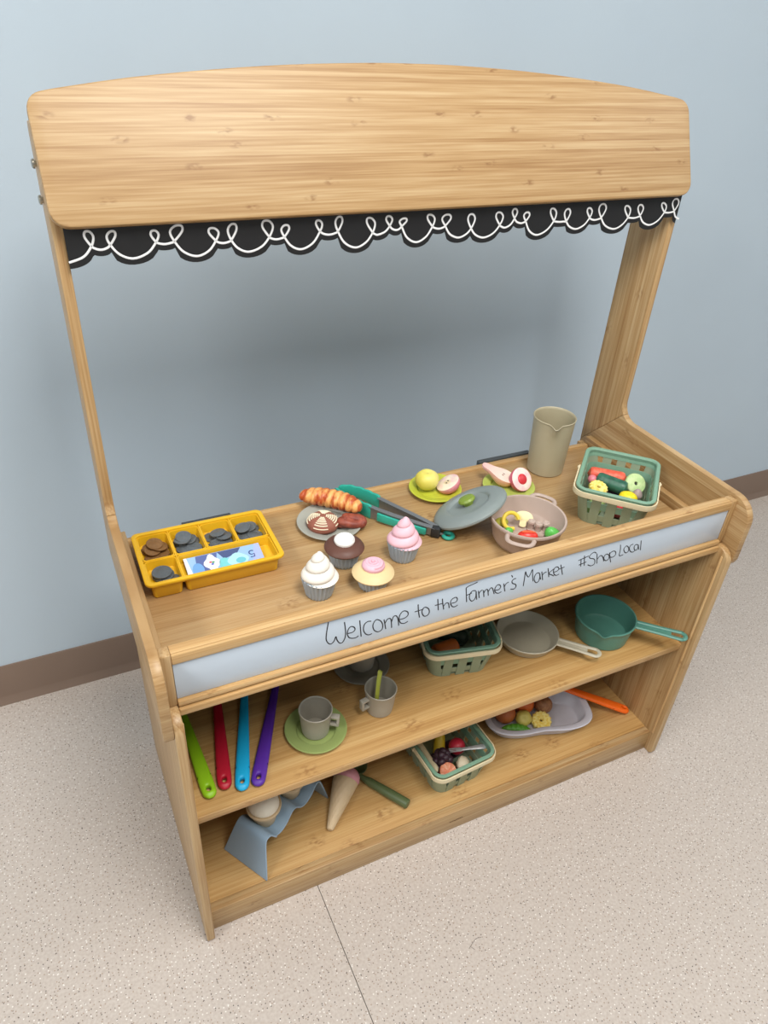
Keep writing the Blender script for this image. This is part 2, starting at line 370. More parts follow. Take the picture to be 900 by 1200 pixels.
# tray
part(MB().box(2 * T, 1 - 2 * T, 0.0502, 0.3945, 0.543, ZT), 'tray_floor', BTRAY, 0.0006)
for x0 in (T + 0.0002, 1 - 2 * T):
    part(MB().box(x0, x0 + T - 0.0002, 0.0505, 0.4065, 0.5458, 0.568), 'tray_side', BY, 0.0012)
    part(MB().box(x0, x0 + T - 0.0002, 0.031, 0.0500, 0.5462, 0.6352), 'corner_block', BZ, 0.0015)
part(MB().box(2 * T, 1 - 2 * T, 0.3948, 0.4068, 0.543, 0.5535), 'back_rail', BRAIL, 0.0012)
part(MB().box(2 * T, 1 - 2 * T, 0.0345, 0.0500, 0.5462, 0.6352), 'tray_front_board', BRAIL, 0.0015)
part(MB().box(2 * T, 1 - 2 * T, 0.0298, 0.0344, 0.6190, 0.6352), 'upper_lip', BRAIL, 0.0018)
part(MB().box(2 * T, 1 - 2 * T, 0.0265, 0.0344, 0.5470, 0.5560), 'lower_lip', BRAIL, 0.0018)
wb = part(MB().box(2 * T + 0.0006, 1 - 2 * T - 0.0006, 0.0328, 0.0344, 0.5562, 0.6188), 'whiteboard_strip', plastic('whiteboard_gloss', (192, 204, 216), 0.22, var=0.015, scale=8), 0.0003)
wb['label'] = 'pale glossy writing strip along the tray front'
LOOPS= [(412,10400,389,10579,98),(633,10401,674,10563,100),(1184,10401,1170,10543,94),(1412,10398,1474,10591,150),(1941,10371,1903,10533,123),(2145,10366,2180,10570,113),(2663,10376,2628,10590,142),(2874,10363,2898,10516,108),(3386,10407,3360,10553,88),(3651,10392,3672,10587,102),(4183,10347,4124,10550,120),(4446,10421,4423,10556,95),(4638,10404,4672,10512,110),(5143,10377,5087,10546,114),(5359,10373,5378,10532,145),(5811,10313,5792,10520,120),(6318,10335,6277,10522,125),(6573,10418,6557,10558,87),(6789,10365,6795,10496,104),(7328,10344,7269,10534,109),(7574,10325,7568,10512,110),(8034,10357,7991,10507,96),(8272,10345,8255,10559,143),(8841,10324,8767,10508,111),(9094,10336,9056,10511,113),(9619,10366,9546,10519,97),(9835,10377,9813,10574,137)]
DIPS= [(126,10220),(521,10347),(887,10216),(1290,10366),(1682,10190),(2038,10331),(2377,10198),(2762,10335),(3112,10182),(3520,10351),(3926,10152),(4269,10307),(4555,10355),(4895,10165),(5257,10335),(5600,10188),(6055,10161),(6425,10287),(6699,10337),(7043,10142),(7450,10318),(7802,10191),(8147,10312),(8587,10148),(8973,10301),(9354,10171),(9725,10351),(9994,10235)]
INK= [[(2342,6165),(2326,6061),(2313,5941),(2314,5845),(2347,5768),(2390,5745),(2430,5786),(2454,5857),(2473,5786),(2513,5713),(2559,5715),(2592,5790),(2597,5901),(2575,6083)],[(2632,5850),(2701,5848),(2738,5882),(2723,5936),(2671,5964),(2635,5919),(2624,5843),(2652,5768),(2705,5733),(2764,5727),(2795,5749)],[(2804,6034),(2820,5885),(2838,5717)],[(2981,5957),(2928,5969),(2878,5929),(2869,5835),(2899,5753),(2953,5707),(3006,5714)],[(3034,5938),(3011,5865),(3035,5769),(3099,5714),(3159,5738),(3164,5828),(3127,5912),(3067,5958),(3034,5938)],[(3180,5919),(3198,5832),(3218,5727)],[(3198,5832),(3234,5907),(3282,5900),(3300,5828),(3313,5716)],[(3301,5818),(3326,5917),(3366,5926),(3396,5876),(3418,5771),(3424,5719)],[(3427,5833),(3508,5831),(3560,5869),(3549,5938),(3483,5976),(3433,5929),(3421,5842),(3454,5758),(3516,5730),(3569,5751)],[(3711,6022),(3728,5893),(3757,5758)],[(3667,5897),(3805,5900)],[(3808,5925),(3787,5857),(3823,5768),(3875,5750),(3913,5797),(3896,5875),(3844,5926),(3808,5925)],[(4030,6020),(4048,5900),(4063,5796)],[(3994,5908),(4127,5906)],[(4108,6001),(4129,5889),(4155,5781)],[(4141,5836),(4177,5890),(4218,5883),(4235,5838),(4248,5777)],[(4276,5857),(4348,5857),(4371,5902),(4342,5951),(4280,5938),(4258,5879),(4292,5795),(4344,5768),(4391,5786)],[(4497,6075),(4516,5955),(4542,5797)],[(4493,6076),(4528,6098),(4593,6113),(4685,6134)],[(4524,5932),(4568,5938),(4612,5949)],[(4678,5967),(4634,5986),(4596,5967),(4577,5909),(4588,5841),(4629,5784),(4673,5795),(4694,5859),(4684,5957),(4718,5785)],[(4724,5952),(4760,5803)],[(4740,5888),(4761,5932),(4796,5947)],[(4814,5936),(4844,5797)],[(4830,5874),(4854,5931),(4891,5917),(4921,5798)],[(4907,5876),(4937,5936),(4974,5921),(5025,5796)],[(5028,5868),(5095,5860),(5123,5903),(5090,5957),(5044,5954),(5020,5884),(5051,5814),(5108,5785),(5152,5802)],[(5169,5953),(5217,5787)],[(5190,5874),(5213,5935),(5256,5957)],[(5287,6080),(5314,6033)],[(5383,5986),(5346,5989),(5317,5954),(5337,5906),(5392,5871),(5414,5820),(5384,5781),(5316,5798)],[(5554,5786),(5548,5927),(5540,6073),(5574,5998),(5621,5944),(5646,6002),(5667,6078),(5691,5962),(5725,5828)],[(5819,5963),(5767,5973),(5738,5922),(5748,5840),(5795,5777),(5837,5794),(5844,5876),(5822,5956),(5871,5820)],[(5860,5976),(5914,5796)],[(5887,5884),(5907,5931),(5955,5943)],[(5970,6009),(5997,5922),(6024,5821)],[(6089,5961),(6009,5900),(6077,5845),(6122,5813)],[(6105,5890),(6166,5898),(6192,5930),(6160,5979),(6109,5981),(6093,5920),(6122,5845),(6174,5808),(6222,5820)],[(6212,6008),(6259,5883),(6294,5787)],[(6193,5924),(6297,5938)],[(6605,6006),(6637,5850)],[(6659,6059),(6708,5846)],[(6556,5991),(6750,6027)],[(6589,5891),(6732,5913)],[(6898,6039),(6851,6073),(6803,6059),(6768,6013),(6792,5969),(6867,5937),(6906,5894),(6916,5817),(6851,5799),(6777,5842)],[(6915,6027),(6943,5925),(6968,5812)],[(6951,5898),(6988,5955),(7030,5953),(7070,5899),(7106,5819)],[(7104,5953),(7086,5905),(7113,5844),(7164,5815),(7200,5841),(7191,5907),(7147,5951),(7104,5953)],[(7183,5973),(7220,5867),(7269,5750)],[(7194,5948),(7234,5979),(7291,5970),(7326,5922),(7320,5870),(7271,5852),(7223,5870)],[(7377,6076),(7407,5963),(7421,5841),(7502,5840)],[(7505,6009),(7480,5963),(7514,5894),(7562,5859),(7597,5888),(7582,5956),(7531,6009),(7505,6009)],[(7662,6009),(7612,6001),(7602,5940),(7648,5863),(7708,5835),(7745,5857)],[(7772,5968),(7718,5982),(7703,5933),(7736,5870),(7783,5858),(7793,5908),(7781,5965),(7826,5854)],[(7819,6040),(7842,5948),(7870,5829)]]
WORDS = (('Welcome', 0, 9), ('to', 9, 12), ('the', 12, 17), ('Farmer\'s', 17, 31), ('Market', 31, 40), ('#ShopLocal', 40, 99))
for word, i0, i1 in WORDS:                     # one part per written word
    m_ = MB()
    for s_ in INK[i0:i1]:
        P = [(a * 1e-4, 0.03275, b * 1e-4) for a, b in s_]
        m_.tube(smooth_path(P, 4), 0.00088, 6, flat=0.35, up=(0, 1, 0))
    ink = m_.build('handwritten_word', plastic('marker_ink', (28, 28, 34), 0.6), wb)
    ink['label'] = 'black marker handwriting reading ' + word; ink['kind'] = 'stuff'
# grey strips behind the tray
for xa, xb in ((0.120, 0.205), (0.712, 0.835)):
    part(MB().box(xa, xb, 0.4095, 0.4205, 0.5440, 0.5545 if xa > 0.5 else 0.5518), 'metal_strip', plastic('dark_grey_metal', (92, 96, 98), 0.45, metal=0.6), 0.0008)
    part(MB().box(xa + 0.01, xb - 0.01, 0.4070, 0.4094, 0.5440, 0.5515), 'strip_mount', plastic('dark_grey_metal', (92, 96, 98), 0.45), 0.0004)
# tilted header board (local: x along, y = thickness backwards, z up the slope)
def header_outline():
    top = [(0.0302, .0858), (0.1169, .0989), (.2199, .1099), (.32, .1177), (.4279, .1224), (.5, .1232), (.5721, .1224), (.68, .1177), (.7801, .1099), (.8831, .0989), (.9698, .0858)]
    pts = [p for p in smooth_path([(a, b, 0) for a, b in top], 3)]
    pts = [(p.x, p.y) for p in pts]
    r = 0.021
    out = arc(r, 0.0625, r, 180, 100, 6) + pts + arc(1 - r, 0.0625, r, 80, 0, 6) + arc(1 - r, -0.0640 + r, r, 0, -90, 6) + arc(r, -0.0640 + r, r, -90, -180, 6)
    return out
hd = part(MB().prism(header_outline(), 1, 0.0, T), 'header_board', BHEAD, 0.0022, bseg=3)
hd.location = (0, 0.3491, 1.1242); hd.rotation_euler = (-math.atan2(0.0492, 0.113), 0, 0)
hd['label'] = 'wide tilted header board with a curved top edge'
CHROME = plastic('bolt_steel', (176, 170, 156), 0.28, metal=0.9)
for xs, sg in ((0.0, -1), (1.0, 1)):
    for z in (1.1235, 1.083):
        b_ = MB().lathe([(0, 0), (0.0036, 0), (0.0036, 0.0020), (0.0056, 0.0022), (0.0056, 0.0042), (0.0040, 0.0056), (0, 0.0058)], 18).build('bolt', CHROME, ST)
        b_.location = (xs, 0.392, z); b_.rotation_euler = (0, sg * PI / 2, 0)

# ------------------------------------------------------------------ scalloped border hanging under the header
TR = thing('scalloped_border', 'black scalloped paper border with white looping line under the header board', 'border', (0.5, 0.337, 1.03))
def trim_curve():
    """white line: big dips joined by small loops; all taken as points of one continuous pen line"""
    P = []; n = len(LOOPS)
    for i, (cx, cz, tx, tz, w) in enumerate(LOOPS):
        d0 = DIPS[i]; d1 = DIPS[i + 1]
        if i == 0: P.append(d0)
        h = tz - cz; hw = w / 2; mx_, mz_ = (cx + tx) / 2, cz + 0.58 * h
        # arc from the dip up to the crossing
        P.append((d0[0] + (cx - d0[0]) * 0.62, d0[1] + (cz - d0[1]) * 0.32))
        P.append((cx + 0.02 * w, cz))
        P.append((mx_ + hw, mz_)); P.append((tx + hw * 0.55, tz - h * 0.07)); P.append((tx - hw * 0.55, tz - h * 0.07)); P.append((mx_ - hw, mz_))
        P.append((cx - 0.02 * w, cz))
        P.append((d1[0] + (cx - d1[0]) * 0.62, d1[1] + (cz - d1[1]) * 0.32))
        P.append(d1)
    return P
def trim_edge():
    E = []; n = len(LOOPS); o = 78
    for i in range(n + 1):
        dx, dz = DIPS[i]
        xl = LOOPS[i - 1][0] if i > 0 else dx - 400; zl = LOOPS[i - 1][1] if i > 0 else LOOPS[0][1]
        xr = LOOPS[i][0] if i < n else dx + 60; zr = LOOPS[i][1] if i < n else dz + 20
        if i == 0: seq = [(dx, dz - o)]
        else:
            seq = []
        for k in range(0 if i else 1, 11):
            t = -1 + 2 * k / 10 if i else k / 10
            if i == n: t = -1 + k / 10
            hw = (dx - xl) if t < 0 else (xr - dx); zc = zl if t < 0 else zr
            x = dx + t * hw; z = dz + (zc - dz) * (1 - math.sqrt(max(0, 1 - t * t * 0.94))) / (1 - math.sqrt(0.06)) * 0.72
            seq.append((x, z - o))
        E += seq
    out = []
    for p in E:
        if not out or p[0] > out[-1][0] + 1: out.append(p)
    return [p for p in out if p[0] <= 9940]
E_ = trim_edge(); L0 = (0.5, 0.337, 1.03)
m_ = MB(); n_ = len(E_)
for y in (0.0, 0.0007):
    for x, z in E_: m_.v.append((x * 1e-4 - L0[0], y, z * 1e-4 - L0[2]))
    for x, z in E_: m_.v.append((x * 1e-4 - L0[0], y, 1.0740 - L0[2]))
for i in range(n_ - 1):
    m_.f.append((i, i + 1, n_ + i + 1, n_ + i)); m_.f.append((2 * n_ + i, 2 * n_ + i + 1, 3 * n_ + i + 1, 3 * n_ + i))
    m_.f.append((i, i + 1, 2 * n_ + i + 1, 2 * n_ + i)); m_.f.append((n_ + i, n_ + i + 1, 3 * n_ + i + 1, 3 * n_ + i))
m_.f.append((0, n_, 3 * n_, 2 * n_)); m_.f.append((n_ - 1, 2 * n_ - 1, 4 * n_ - 1, 3 * n_ - 1))
m_.build('paper_strip', plastic('black_card', (20, 20, 22), 0.6, var=0.1), TR, smooth=False)
P_ = smooth_path([(x * 1e-4 - L0[0], -0.0003, z * 1e-4 - L0[2]) for x, z in trim_curve()], 6)
MB().tube(P_, 0.00142, 6, flat=0.2, up=(0, 1, 0)).build('looping_line', plastic('white_ink', (236, 236, 236), 0.55), TR)

# ------------------------------------------------------------------ reusable builders
e_ = 0.0004
def vessel(mb, outer, inner, seg=40, mod=None):
    """thin walled lathe: outer profile bottom->rim then inner rim->bottom"""
    return mb.lathe(outer + inner, seg, mod)
def plate_mesh(R, h=0.0098, well=0.66):
    return MB().lathe([(0, 0), (R * 0.60, 0), (R * 0.66, 0.0010), (R * 0.97, h - 0.0030), (R, h - 0.0012), (R * 0.99, h), (R * 0.965, h + 0.0002), (R * 0.93, h - 0.0006), (R * (well + 0.055), h - 0.0024), (R * (well + 0.03), h - 0.0034), (R * well, h - 0.0062), (R * (well - 0.04), h - 0.0066), (0, h - 0.0066)], 56)
GREY_P = plastic('stone_grey_plastic', (166, 168, 158), 0.42); LIME_P = plastic('lime_plastic', (190, 196, 62), 0.4)
SAGE_P = plastic('sage_plastic', (148, 164, 98), 0.42); BEIGE_P = plastic('beige_plastic', (170, 164, 146), 0.42)

# ------------------------------------------------------------------ yellow coin tray
YEL = plastic('yellow_plastic', (228, 178, 34), 0.35, var=0.03)
CT = thing('coin_tray', 'yellow plastic coin tray with six compartments at the left end of the tray top', 'coin tray', (0.137, 0.302, ZT + e_), math.radians(-0.5))
HX, HY, HZ = 0.107, 0.069, 0.0335
xs_ = [-0.100, -0.0500, 0.0, 0.0500, 0.100]; ysplit = -0.004
def well(x0, x1, y0, y1, top):
    th = 0.0016; m = MB(); cx, cy = (x0 + x1) / 2, (y0 + y1) / 2; hx, hy = (x1 - x0) / 2, (y1 - y0) / 2
    rows = [(hx - 0.004, hy - 0.004, 0.006, 0.0), (hx - 0.0025, hy - 0.0025, 0.007, 0.0015), (hx, hy, 0.007, top), (hx - th, hy - th, 0.0055, top), (hx - th - 0.0018, hy - th - 0.0018, 0.005, 0.0142), (hx - th - 0.0038, hy - th - 0.0038, 0.004, 0.013)]
    b = len(m.v); k = 0
    rings = []
    for a, c, r, z in rows:
        pts = rrect(a, c, r, 4, cx, cy); rings.append(range(len(m.v), len(m.v) + len(pts))); m.v += [(p[0], p[1], z) for p in pts]
    for A, B in zip(rings, rings[1:]):
        n = len(A)
        for i in range(n): m.f.append((A[i], A[(i + 1) % n], B[(i + 1) % n], B[i]))
    m.f.append(tuple(rings[0])); m.f.append(tuple(rings[-1]))
    return m
for k in range(4): well(xs_[k] + 0.0008, xs_[k + 1] - 0.0008, ysplit + 0.0008, 0.0625, HZ - 0.004).build('compartment', YEL, CT)
well(xs_[0] + 0.0008, xs_[1] - 0.0008, -0.0625, ysplit - 0.0008, HZ - 0.004).build('compartment', YEL, CT)
well(xs_[1] + 0.0008, xs_[4] - 0.0008, -0.0625, ysplit - 0.0008, HZ - 0.004).build('compartment', YEL, CT)
def ring_prism(o, i, z0, z1):
    m = MB(); n = len(o)
    for z in (z0, z1):
        m.v += [(p[0], p[1], z) for p in o] + [(p[0], p[1], z) for p in i]
    for k in range(n):
        j = (k + 1) % n
        m.f += [(k, j, n + j, n + k), (2 * n + k, 2 * n + j, 3 * n + j, 3 * n + k), (k, j, 2 * n + j, 2 * n + k), (n + k, n + j, 3 * n + j, 3 * n + k)]
    return m
ring_prism(rrect(HX, HY, 0.011, 6), rrect(0.0995, 0.062, 0.0075, 6), HZ - 0.0050, HZ).build('rim', YEL, CT, bevel=0.0013)
ring_prism(rrect(0.1015, 0.064, 0.009, 6), rrect(0.0990, 0.0615, 0.0072, 6), HZ - 0.010, HZ - 0.0048).build('rim_skirt', YEL, CT)
m_ = MB().box(-0.0992, 0.0992, ysplit - 0.0011, ysplit + 0.0011, HZ - 0.0075, HZ - 0.0022)
m_.build('long_divider', YEL, CT, bevel=0.0008)
for x in xs_[1:4]: MB().box(x - 0.0011, x + 0.0011, ysplit + 0.0012, 0.0617, HZ - 0.0075, HZ - 0.0022).build('divider', YEL, CT, bevel=0.0008)
MB().box(xs_[1] - 0.0011, xs_[1] + 0.0011, -0.0617, ysplit - 0.0012, HZ - 0.0075, HZ - 0.0022).build('divider', YEL, CT, bevel=0.0008)
TM = Matrix.Translation((0.137, 0.302, ZT + e_)) @ Matrix.Rotation(math.radians(-0.5), 4, 'Z')
COIN_G = plastic('coin_dark_grey', (92, 98, 102), 0.5, var=0.18, scale=300, bump=0.2); COIN_B = plastic('coin_brown', (128, 92, 52), 0.55, var=0.18, scale=300, bump=0.2)
def coin_mesh(r, mat):
    return MB().lathe([(0, 0), (r - 0.0004, 0), (r, 0.0004), (r, 0.0018), (r - 0.0004, 0.0022), (r - 0.0016, 0.0022), (r - 0.0020, 0.0018), (r * 0.45, 0.0018), (r * 0.40, 0.0021), (0, 0.0021)], 24).mesh('coin', mat)
CM = {('g', .0128): coin_mesh(.0128, COIN_G), ('g', .0150): coin_mesh(.0150, COIN_G), ('b', .0128): coin_mesh(.0128, COIN_B)}
def coins(key, pts, label, grp):
    for (x, y, z, tx, ty) in pts:
        o = obj('play_coin', CM[key]); o.matrix_world = TM @ Matrix.Translation((x, y, z)) @ Euler((math.radians(tx), math.radians(ty), random.random() * 6)).to_matrix().to_4x4()
        tag(o, label, 'coin', grp)
def heap(x0, x1, y0, y1, spec): return [(x0 + (x1 - x0) * a, y0 + (y1 - y0) * b, 0.0133 + z * 1.1, tx, ty) for a, b, z, tx, ty in spec]
SP1 = [(.30, .28, 0, 0, 0), (.70, .28, 0, 0, 0), (.30, .74, 0, 0, 0), (.70, .74, 0, 0, 0), (.34, .40, .0024, 3, 2), (.68, .36, .0026, -3, 4), (.36, .72, .0048, 6, -4), (.60, .70, .0060, 4, 6), (.33, .62, .0098, 10, 3), (.42, .70, .0125, 8, 6)]
SP2 = [(.32, .30, 0, 0, 0), (.70, .26, 0, 0, 0), (.30, .72, 0, 0, 0), (.68, .72, 0, 0, 0), (.38, .30, .0026, 4, -3), (.66, .34, .0030, 3, 5), (.62, .66, .0040, 5, -6), (.70, .50, .0072, -4, 8), (.52, .64, .0092, 12, 4)]
coins(('b', .0128), heap(xs_[0] + .003, xs_[1] - .003, ysplit + .003, .060, [(.30, .30, 0, 0, 0), (.70, .30, 0, 0, 0), (.30, .72, 0, 0, 0), (.70, .72, 0, 0, 0), (.36, .34, .0026, 3, 4), (.66, .40, .003, -4, 3), (.34, .66, .0050, 8, 3), (.66, .70, .0056, 7, -4), (.38, .50, .0088, 9, 4), (.64, .56, .0096, 10, -5), (.50, .62, .0140, 10, 2)]), 'brown play coin in the back left compartment of the yellow tray', 'brown play coins')
coins(('g', .0128), heap(xs_[1] + .003, xs_[2] - .003, ysplit + .003, .060, SP1), 'dark grey play coin in the compartment right of the brown coins', 'grey coins beside the brown coins')
coins(('g', .0128), heap(xs_[2] + .003, xs_[3] - .003, ysplit + .003, .060, SP2), 'dark grey play coin in the third back compartment of the yellow tray', 'grey coins in the third back compartment')
coins(('g', .0128), heap(xs_[3] + .003, xs_[4] - .003, ysplit + .003, .060, [(a, b, z, -tx, ty) for a, b, z, tx, ty in SP1[:9]]), 'dark grey play coin in the back right compartment of the yellow tray', 'grey coins in the back right compartment')
coins(('g', .0150), [(-.0755, -.0315, .0133, 0, 0), (-.077, -.0300, .0157, 2, 2), (-.0745, -.032, .0181, -2, 1), (-.0765, -.0295, .0206, 2, -2), (-.0775, -.0305, .0230, 1, 1), (-.0662, -.0425, .0162, 4, 14)], 'large dark grey play coin stacked in the front left compartment', 'large coins in the front left compartment')
# play banknote in the wide compartment
BN = thing('play_banknote', 'blue play banknote with white and teal shapes and a 5 in the yellow tray', 'banknote')
BN.matrix_world = TM @ Matrix.Translation((0.0235, -0.0330, 0.0185)) @ Matrix.Rotation(math.radians(11), 4, 'X')
def flat(pts, z, name, col, nm): return MB().prism(pts, 2, z, z + 0.00012).build(name, plastic(nm, col, 0.5, var=0.04), BN, smooth=False)
def blob(cx, cy, rx, ry, n=18, w=0.0, k=3): return [(cx + rx * math.cos(2 * PI * i / n) * (1 + w * math.cos(k * 2 * PI * i / n)), cy + ry * math.sin(2 * PI * i / n) * (1 + w * math.cos(k * 2 * PI * i / n))) for i in range(n)]
MB().box(-0.0645, 0.0560, -0.0235, 0.0235, 0, 0.0005).build('note_paper', plastic('note_blue', (150, 186, 226), 0.5), BN, smooth=False)
flat([(-0.0645, -0.0235), (-0.056, -0.0235), (-0.060, 0.0235), (-0.0645, 0.0235)], 0.00052, 'white_edge', (232, 236, 240), 'note_white')
flat([(-0.050, -0.010), (-0.030, -0.020), (-0.018, 0.0), (-0.012, 0.0228), (-0.046, 0.0228)], 0.00052, 'dark_patch', (88, 104, 158), 'note_indigo')
flat([(-0.012, 0.0228), (-0.004, 0.006), (0.018, 0.012), (0.026, 0.0228)], 0.00052, 'dark_patch', (70, 84, 128), 'note_navy')
flat(blob(-0.047, -0.006, 0.009, 0.015), 0.00066, 'swirl_patch', (110, 160, 214), 'note_mid_blue')
flat(blob(-0.024, 0.003, 0.0115, 0.0165, 24, 0.16, 4), 0.00068, 'white_shape', (236, 236, 240), 'note_white')
for (bx_, by_, cc, nn) in ((-0.026, 0.005, (196, 70, 80), 'note_red'), (-0.022, 0.004, (70, 150, 90), 'note_green'), (-0.024, 0.0005, (80, 90, 190), 'note_violet')):
    flat(blob(bx_, by_, 0.0024, 0.0018, 10), 0.00082, 'colour_dot', cc, nn)
flat(blob(-0.003, -0.006, 0.012, 0.014, 20, 0.10, 3), 0.00068, 'teal_shape', (120, 200, 204), 'note_teal')
flat(blob(0.016, -0.002, 0.016, 0.014, 20, 0.08, 4), 0.00082, 'pale_shape', (170, 218, 234), 'note_pale')
flat(blob(0.020, -0.004, 0.008, 0.006, 14), 0.00096, 'teal_shape', (110, 186, 200), 'note_teal2')
flat([(0.034, -0.0235), (0.056, -0.0235), (0.056, 0.0235), (0.048, 0.0235)], 0.00052, 'lilac_patch', (166, 180, 226), 'note_lilac')
F5 = [(0.0035, 0.006), (-0.0025, 0.006), (-0.003, 0.0008), (0.001, 0.0015), (0.0035, -0.001), (0.003, -0.0045), (0, -0.006), (-0.003, -0.0048)]
F5 = [Vector((0.0400 - a * 1.1, 0.004 - b * 1.1, 0.0009)) for a, b in F5]
MB().tube(F5[:3] + smooth_path(F5[3:], 3), 0.0009, 6, flat=0.2).build('numeral', plastic('note_numeral', (52, 60, 120), 0.5), BN)

# ------------------------------------------------------------------ cupcakes
CUPG = plastic('cupcake_paper_grey', (164, 178, 192), 0.5)
def paper_cup(mb, rb, rt, h, n=24):
    def fn(u, v):
        t = 2 * PI * u; r = rb + (rt - rb) * v + (0.0008 + 0.0006 * v) * math.cos(n * t)
        return (r * math.cos(t), r * math.sin(t), h * v)
    mb.grid(fn, n * 6, 6, cu=True, cap0=True)
    def fn2(u, v):
        t = 2 * PI * u; r = rt + 0.00125 * math.cos(n * t) - v * 0.004
        return (r * math.cos(t), r * math.sin(t), h + 0.0006 * math.sin(PI * v) - 0.001 * v)
    mb.grid(fn2, n * 6, 2, cu=True, cap1=True)
    return mb
def swirl(mb, R, z0, H, turns=3.0, tip=0.13, depth=0.26, seg=40, rows=60, power=0.9):
    """soft-serve: a rope winding up; lobes separated by a spiral groove"""
    def fn(u, v):
        t = 2 * PI * u
        ph = (v * turns - u) % 1.0
        lobe = math.sqrt(max(0.0, 1 - (2 * ph - 1) ** 2))
        env = (1 - v) ** power * (1 - tip) + tip * math.sqrt(max(0, 1 - v ** 6))
        r = R * env * (1 - depth + depth * lobe)
        return (r * math.cos(t), r * math.sin(t), z0 + H * v)
    return mb.grid(fn, seg, rows, cu=True, cap0=True, cap1=True)
def cupcake(loc, label, rb, rt, h):
    t = thing('cupcake', label, 'cupcake', loc, random.random() * 6, 'toy cupcakes on the tray')
    paper_cup(MB(), rb, rt, h).build('paper_cup', CUPG, t, angle=80)
    return t
PINK = plastic('pink_icing', (240, 192, 204), 0.5, var=0.03); CREAMW = plastic('white_icing', (240, 236, 226), 0.5, var=0.03)
t = cupcake((0.434, 0.200, ZT + e_), 'toy cupcake with tall pink swirl icing in grey cup beside the tongs', 0.0200, 0.0268, 0.0335)
swirl(MB(), 0.0300, 0.0322, 0.0475, 3.1).build('icing', PINK, t, angle=60)
t = cupcake((0.273, 0.166, ZT + e_), 'toy cupcake with tall white swirl icing in grey cup', 0.0200, 0.0268, 0.0335)
swirl(MB(), 0.0300, 0.0322, 0.0475, 3.1).build('icing', CREAMW, t, angle=60)
t = cupcake((0.338, 0.222, ZT + e_), 'chocolate topped toy cupcake with white rosette in grey cup', 0.0205, 0.0270, 0.030)
MB().lathe([(0, 0.026), (0.0270, 0.027), (0.0318, 0.0292), (0.0326, 0.0312), (0.0300, 0.0352), (0.0230, 0.0392), (0.012, 0.0412), (0, 0.0415)], 40).build('chocolate_top', plastic('chocolate', (96, 60, 48), 0.5), t)
def rosette(z, R, mat, parent):
    m = MB(); m.lathe([(0, z), (R * 0.9, z), (R, z + 0.004), (R * 0.97, z + 0.0075), (R * 0.7, z + 0.0105), (0, z + 0.0115)], 36)
    sp = [(R * 0.82 * (1 - k / 60) * math.cos(k * 0.33), R * 0.82 * (1 - k / 60) * math.sin(k * 0.33), z + 0.0085 + 0.0035 * k / 60) for k in range(58)]
    m.tube(sp, 0.0019, 6); return m.build('rosette', mat, parent, angle=60)
rosette(0.0395, 0.0168, plastic('white_rosette', (246, 244, 240), 0.5, var=0.02), t)
t = cupcake((0.357, 0.152, ZT + e_), 'vanilla topped toy cupcake with flat pink rosette in grey cup', 0.0205, 0.0270, 0.027)
MB().lathe([(0, 0.022), (0.0280, 0.0228), (0.0328, 0.0250), (0.0332, 0.0268), (0.0285, 0.0312), (0.0200, 0.0360), (0.012, 0.0375), (0, 0.0378)], 40).build('vanilla_top', plastic('vanilla', (228, 202, 152), 0.5), t)
rosette(0.0350, 0.0180, plastic('pink_rosette', (236, 184, 198), 0.5, var=0.03), t)

# ------------------------------------------------------------------ grey plate with bakery
solo(plate_mesh(0.0570), 'plate', GREY_P, 'stone grey toy plate under the croissant and buns', 'plate', (0.355, 0.326, ZT + e_))
ZP = ZT + 0.0034
CRO = two_tone('croissant_crust', (238, 178, 104), (186, 84, 38), 70, 0.36, 0.58, 0.42, stretch=(1.6, 0.7, 0.7), bump=0.2)
def croissant(mb, L, R, turns=9):
    def fn(u, v):
        t = 2 * PI * u; s = v * 2 - 1
        env = (max(0.0, 1 - abs(s) ** 3.2)) ** 0.45 * 0.92 + 0.08
        ph = (v * turns + 0.55 * u) % 1.0; lobe = math.sqrt(max(0, 1 - (2 * ph - 1) ** 2))
        r = R * env * (0.78 + 0.22 * lobe)
        bend = 0.010 * (1 - s * s)
        return (s * L / 2, r * math.cos(t) + bend, R * 0.86 + 0.86 * r * math.sin(t))
    return mb.grid(fn, 28, 110, cu=True, cap0=True, cap1=True)
solo(croissant(MB(), 0.116, 0.0190), 'croissant', CRO, 'golden brown twisted toy croissant along the back of the grey plate', 'croissant', (0.3690, 0.3575, ZP + 0.0066), math.radians(-42), angle=70)
BUN = thing('bread_roll', 'round brown toy bread roll with cream striped quarters and a cross on grey plate', 'bread roll', (0.3400, 0.3200, ZP + 0.0003), math.radians(15)); BUN.scale = (1.13, 1.13, 1.05)
dome = [(0, 0), (0.019, 0), (0.0235, 0.004), (0.0245, 0.009), (0.0225, 0.0155), (0.0165, 0.0205), (0.008, 0.0232), (0, 0.0238)]
MB().lathe(dome, 40).build('crust', plastic('roll_brown', (150, 90, 72), 0.6, var=0.1), BUN)
def domez(r):
    for (r0, z0), (r1, z1) in zip(dome[3:], dome[4:]):
        if r1 <= r <= r0: return z1 + (z0 - z1) * (r - r1) / (r0 - r1)
    return 0.009
STR = plastic('roll_cream', (234, 222, 192), 0.6)
for q_ in range(4):
    for k in range(7):
        off = 0.0050 + 0.0029 * k; m = MB(); pts = []
        for j in range(9):
            a = math.radians(17 + 56 * j / 8); r = off * 1.0 + 0.0010
            pts.append((r * math.cos(a), r * math.sin(a), domez(r) + 0.0002))
        m.tube(pts, 0.00125, 6, flat=0.6); o = m.build('flour_stripe', STR, BUN); o.rotation_euler = (0, 0, q_ * PI / 2)
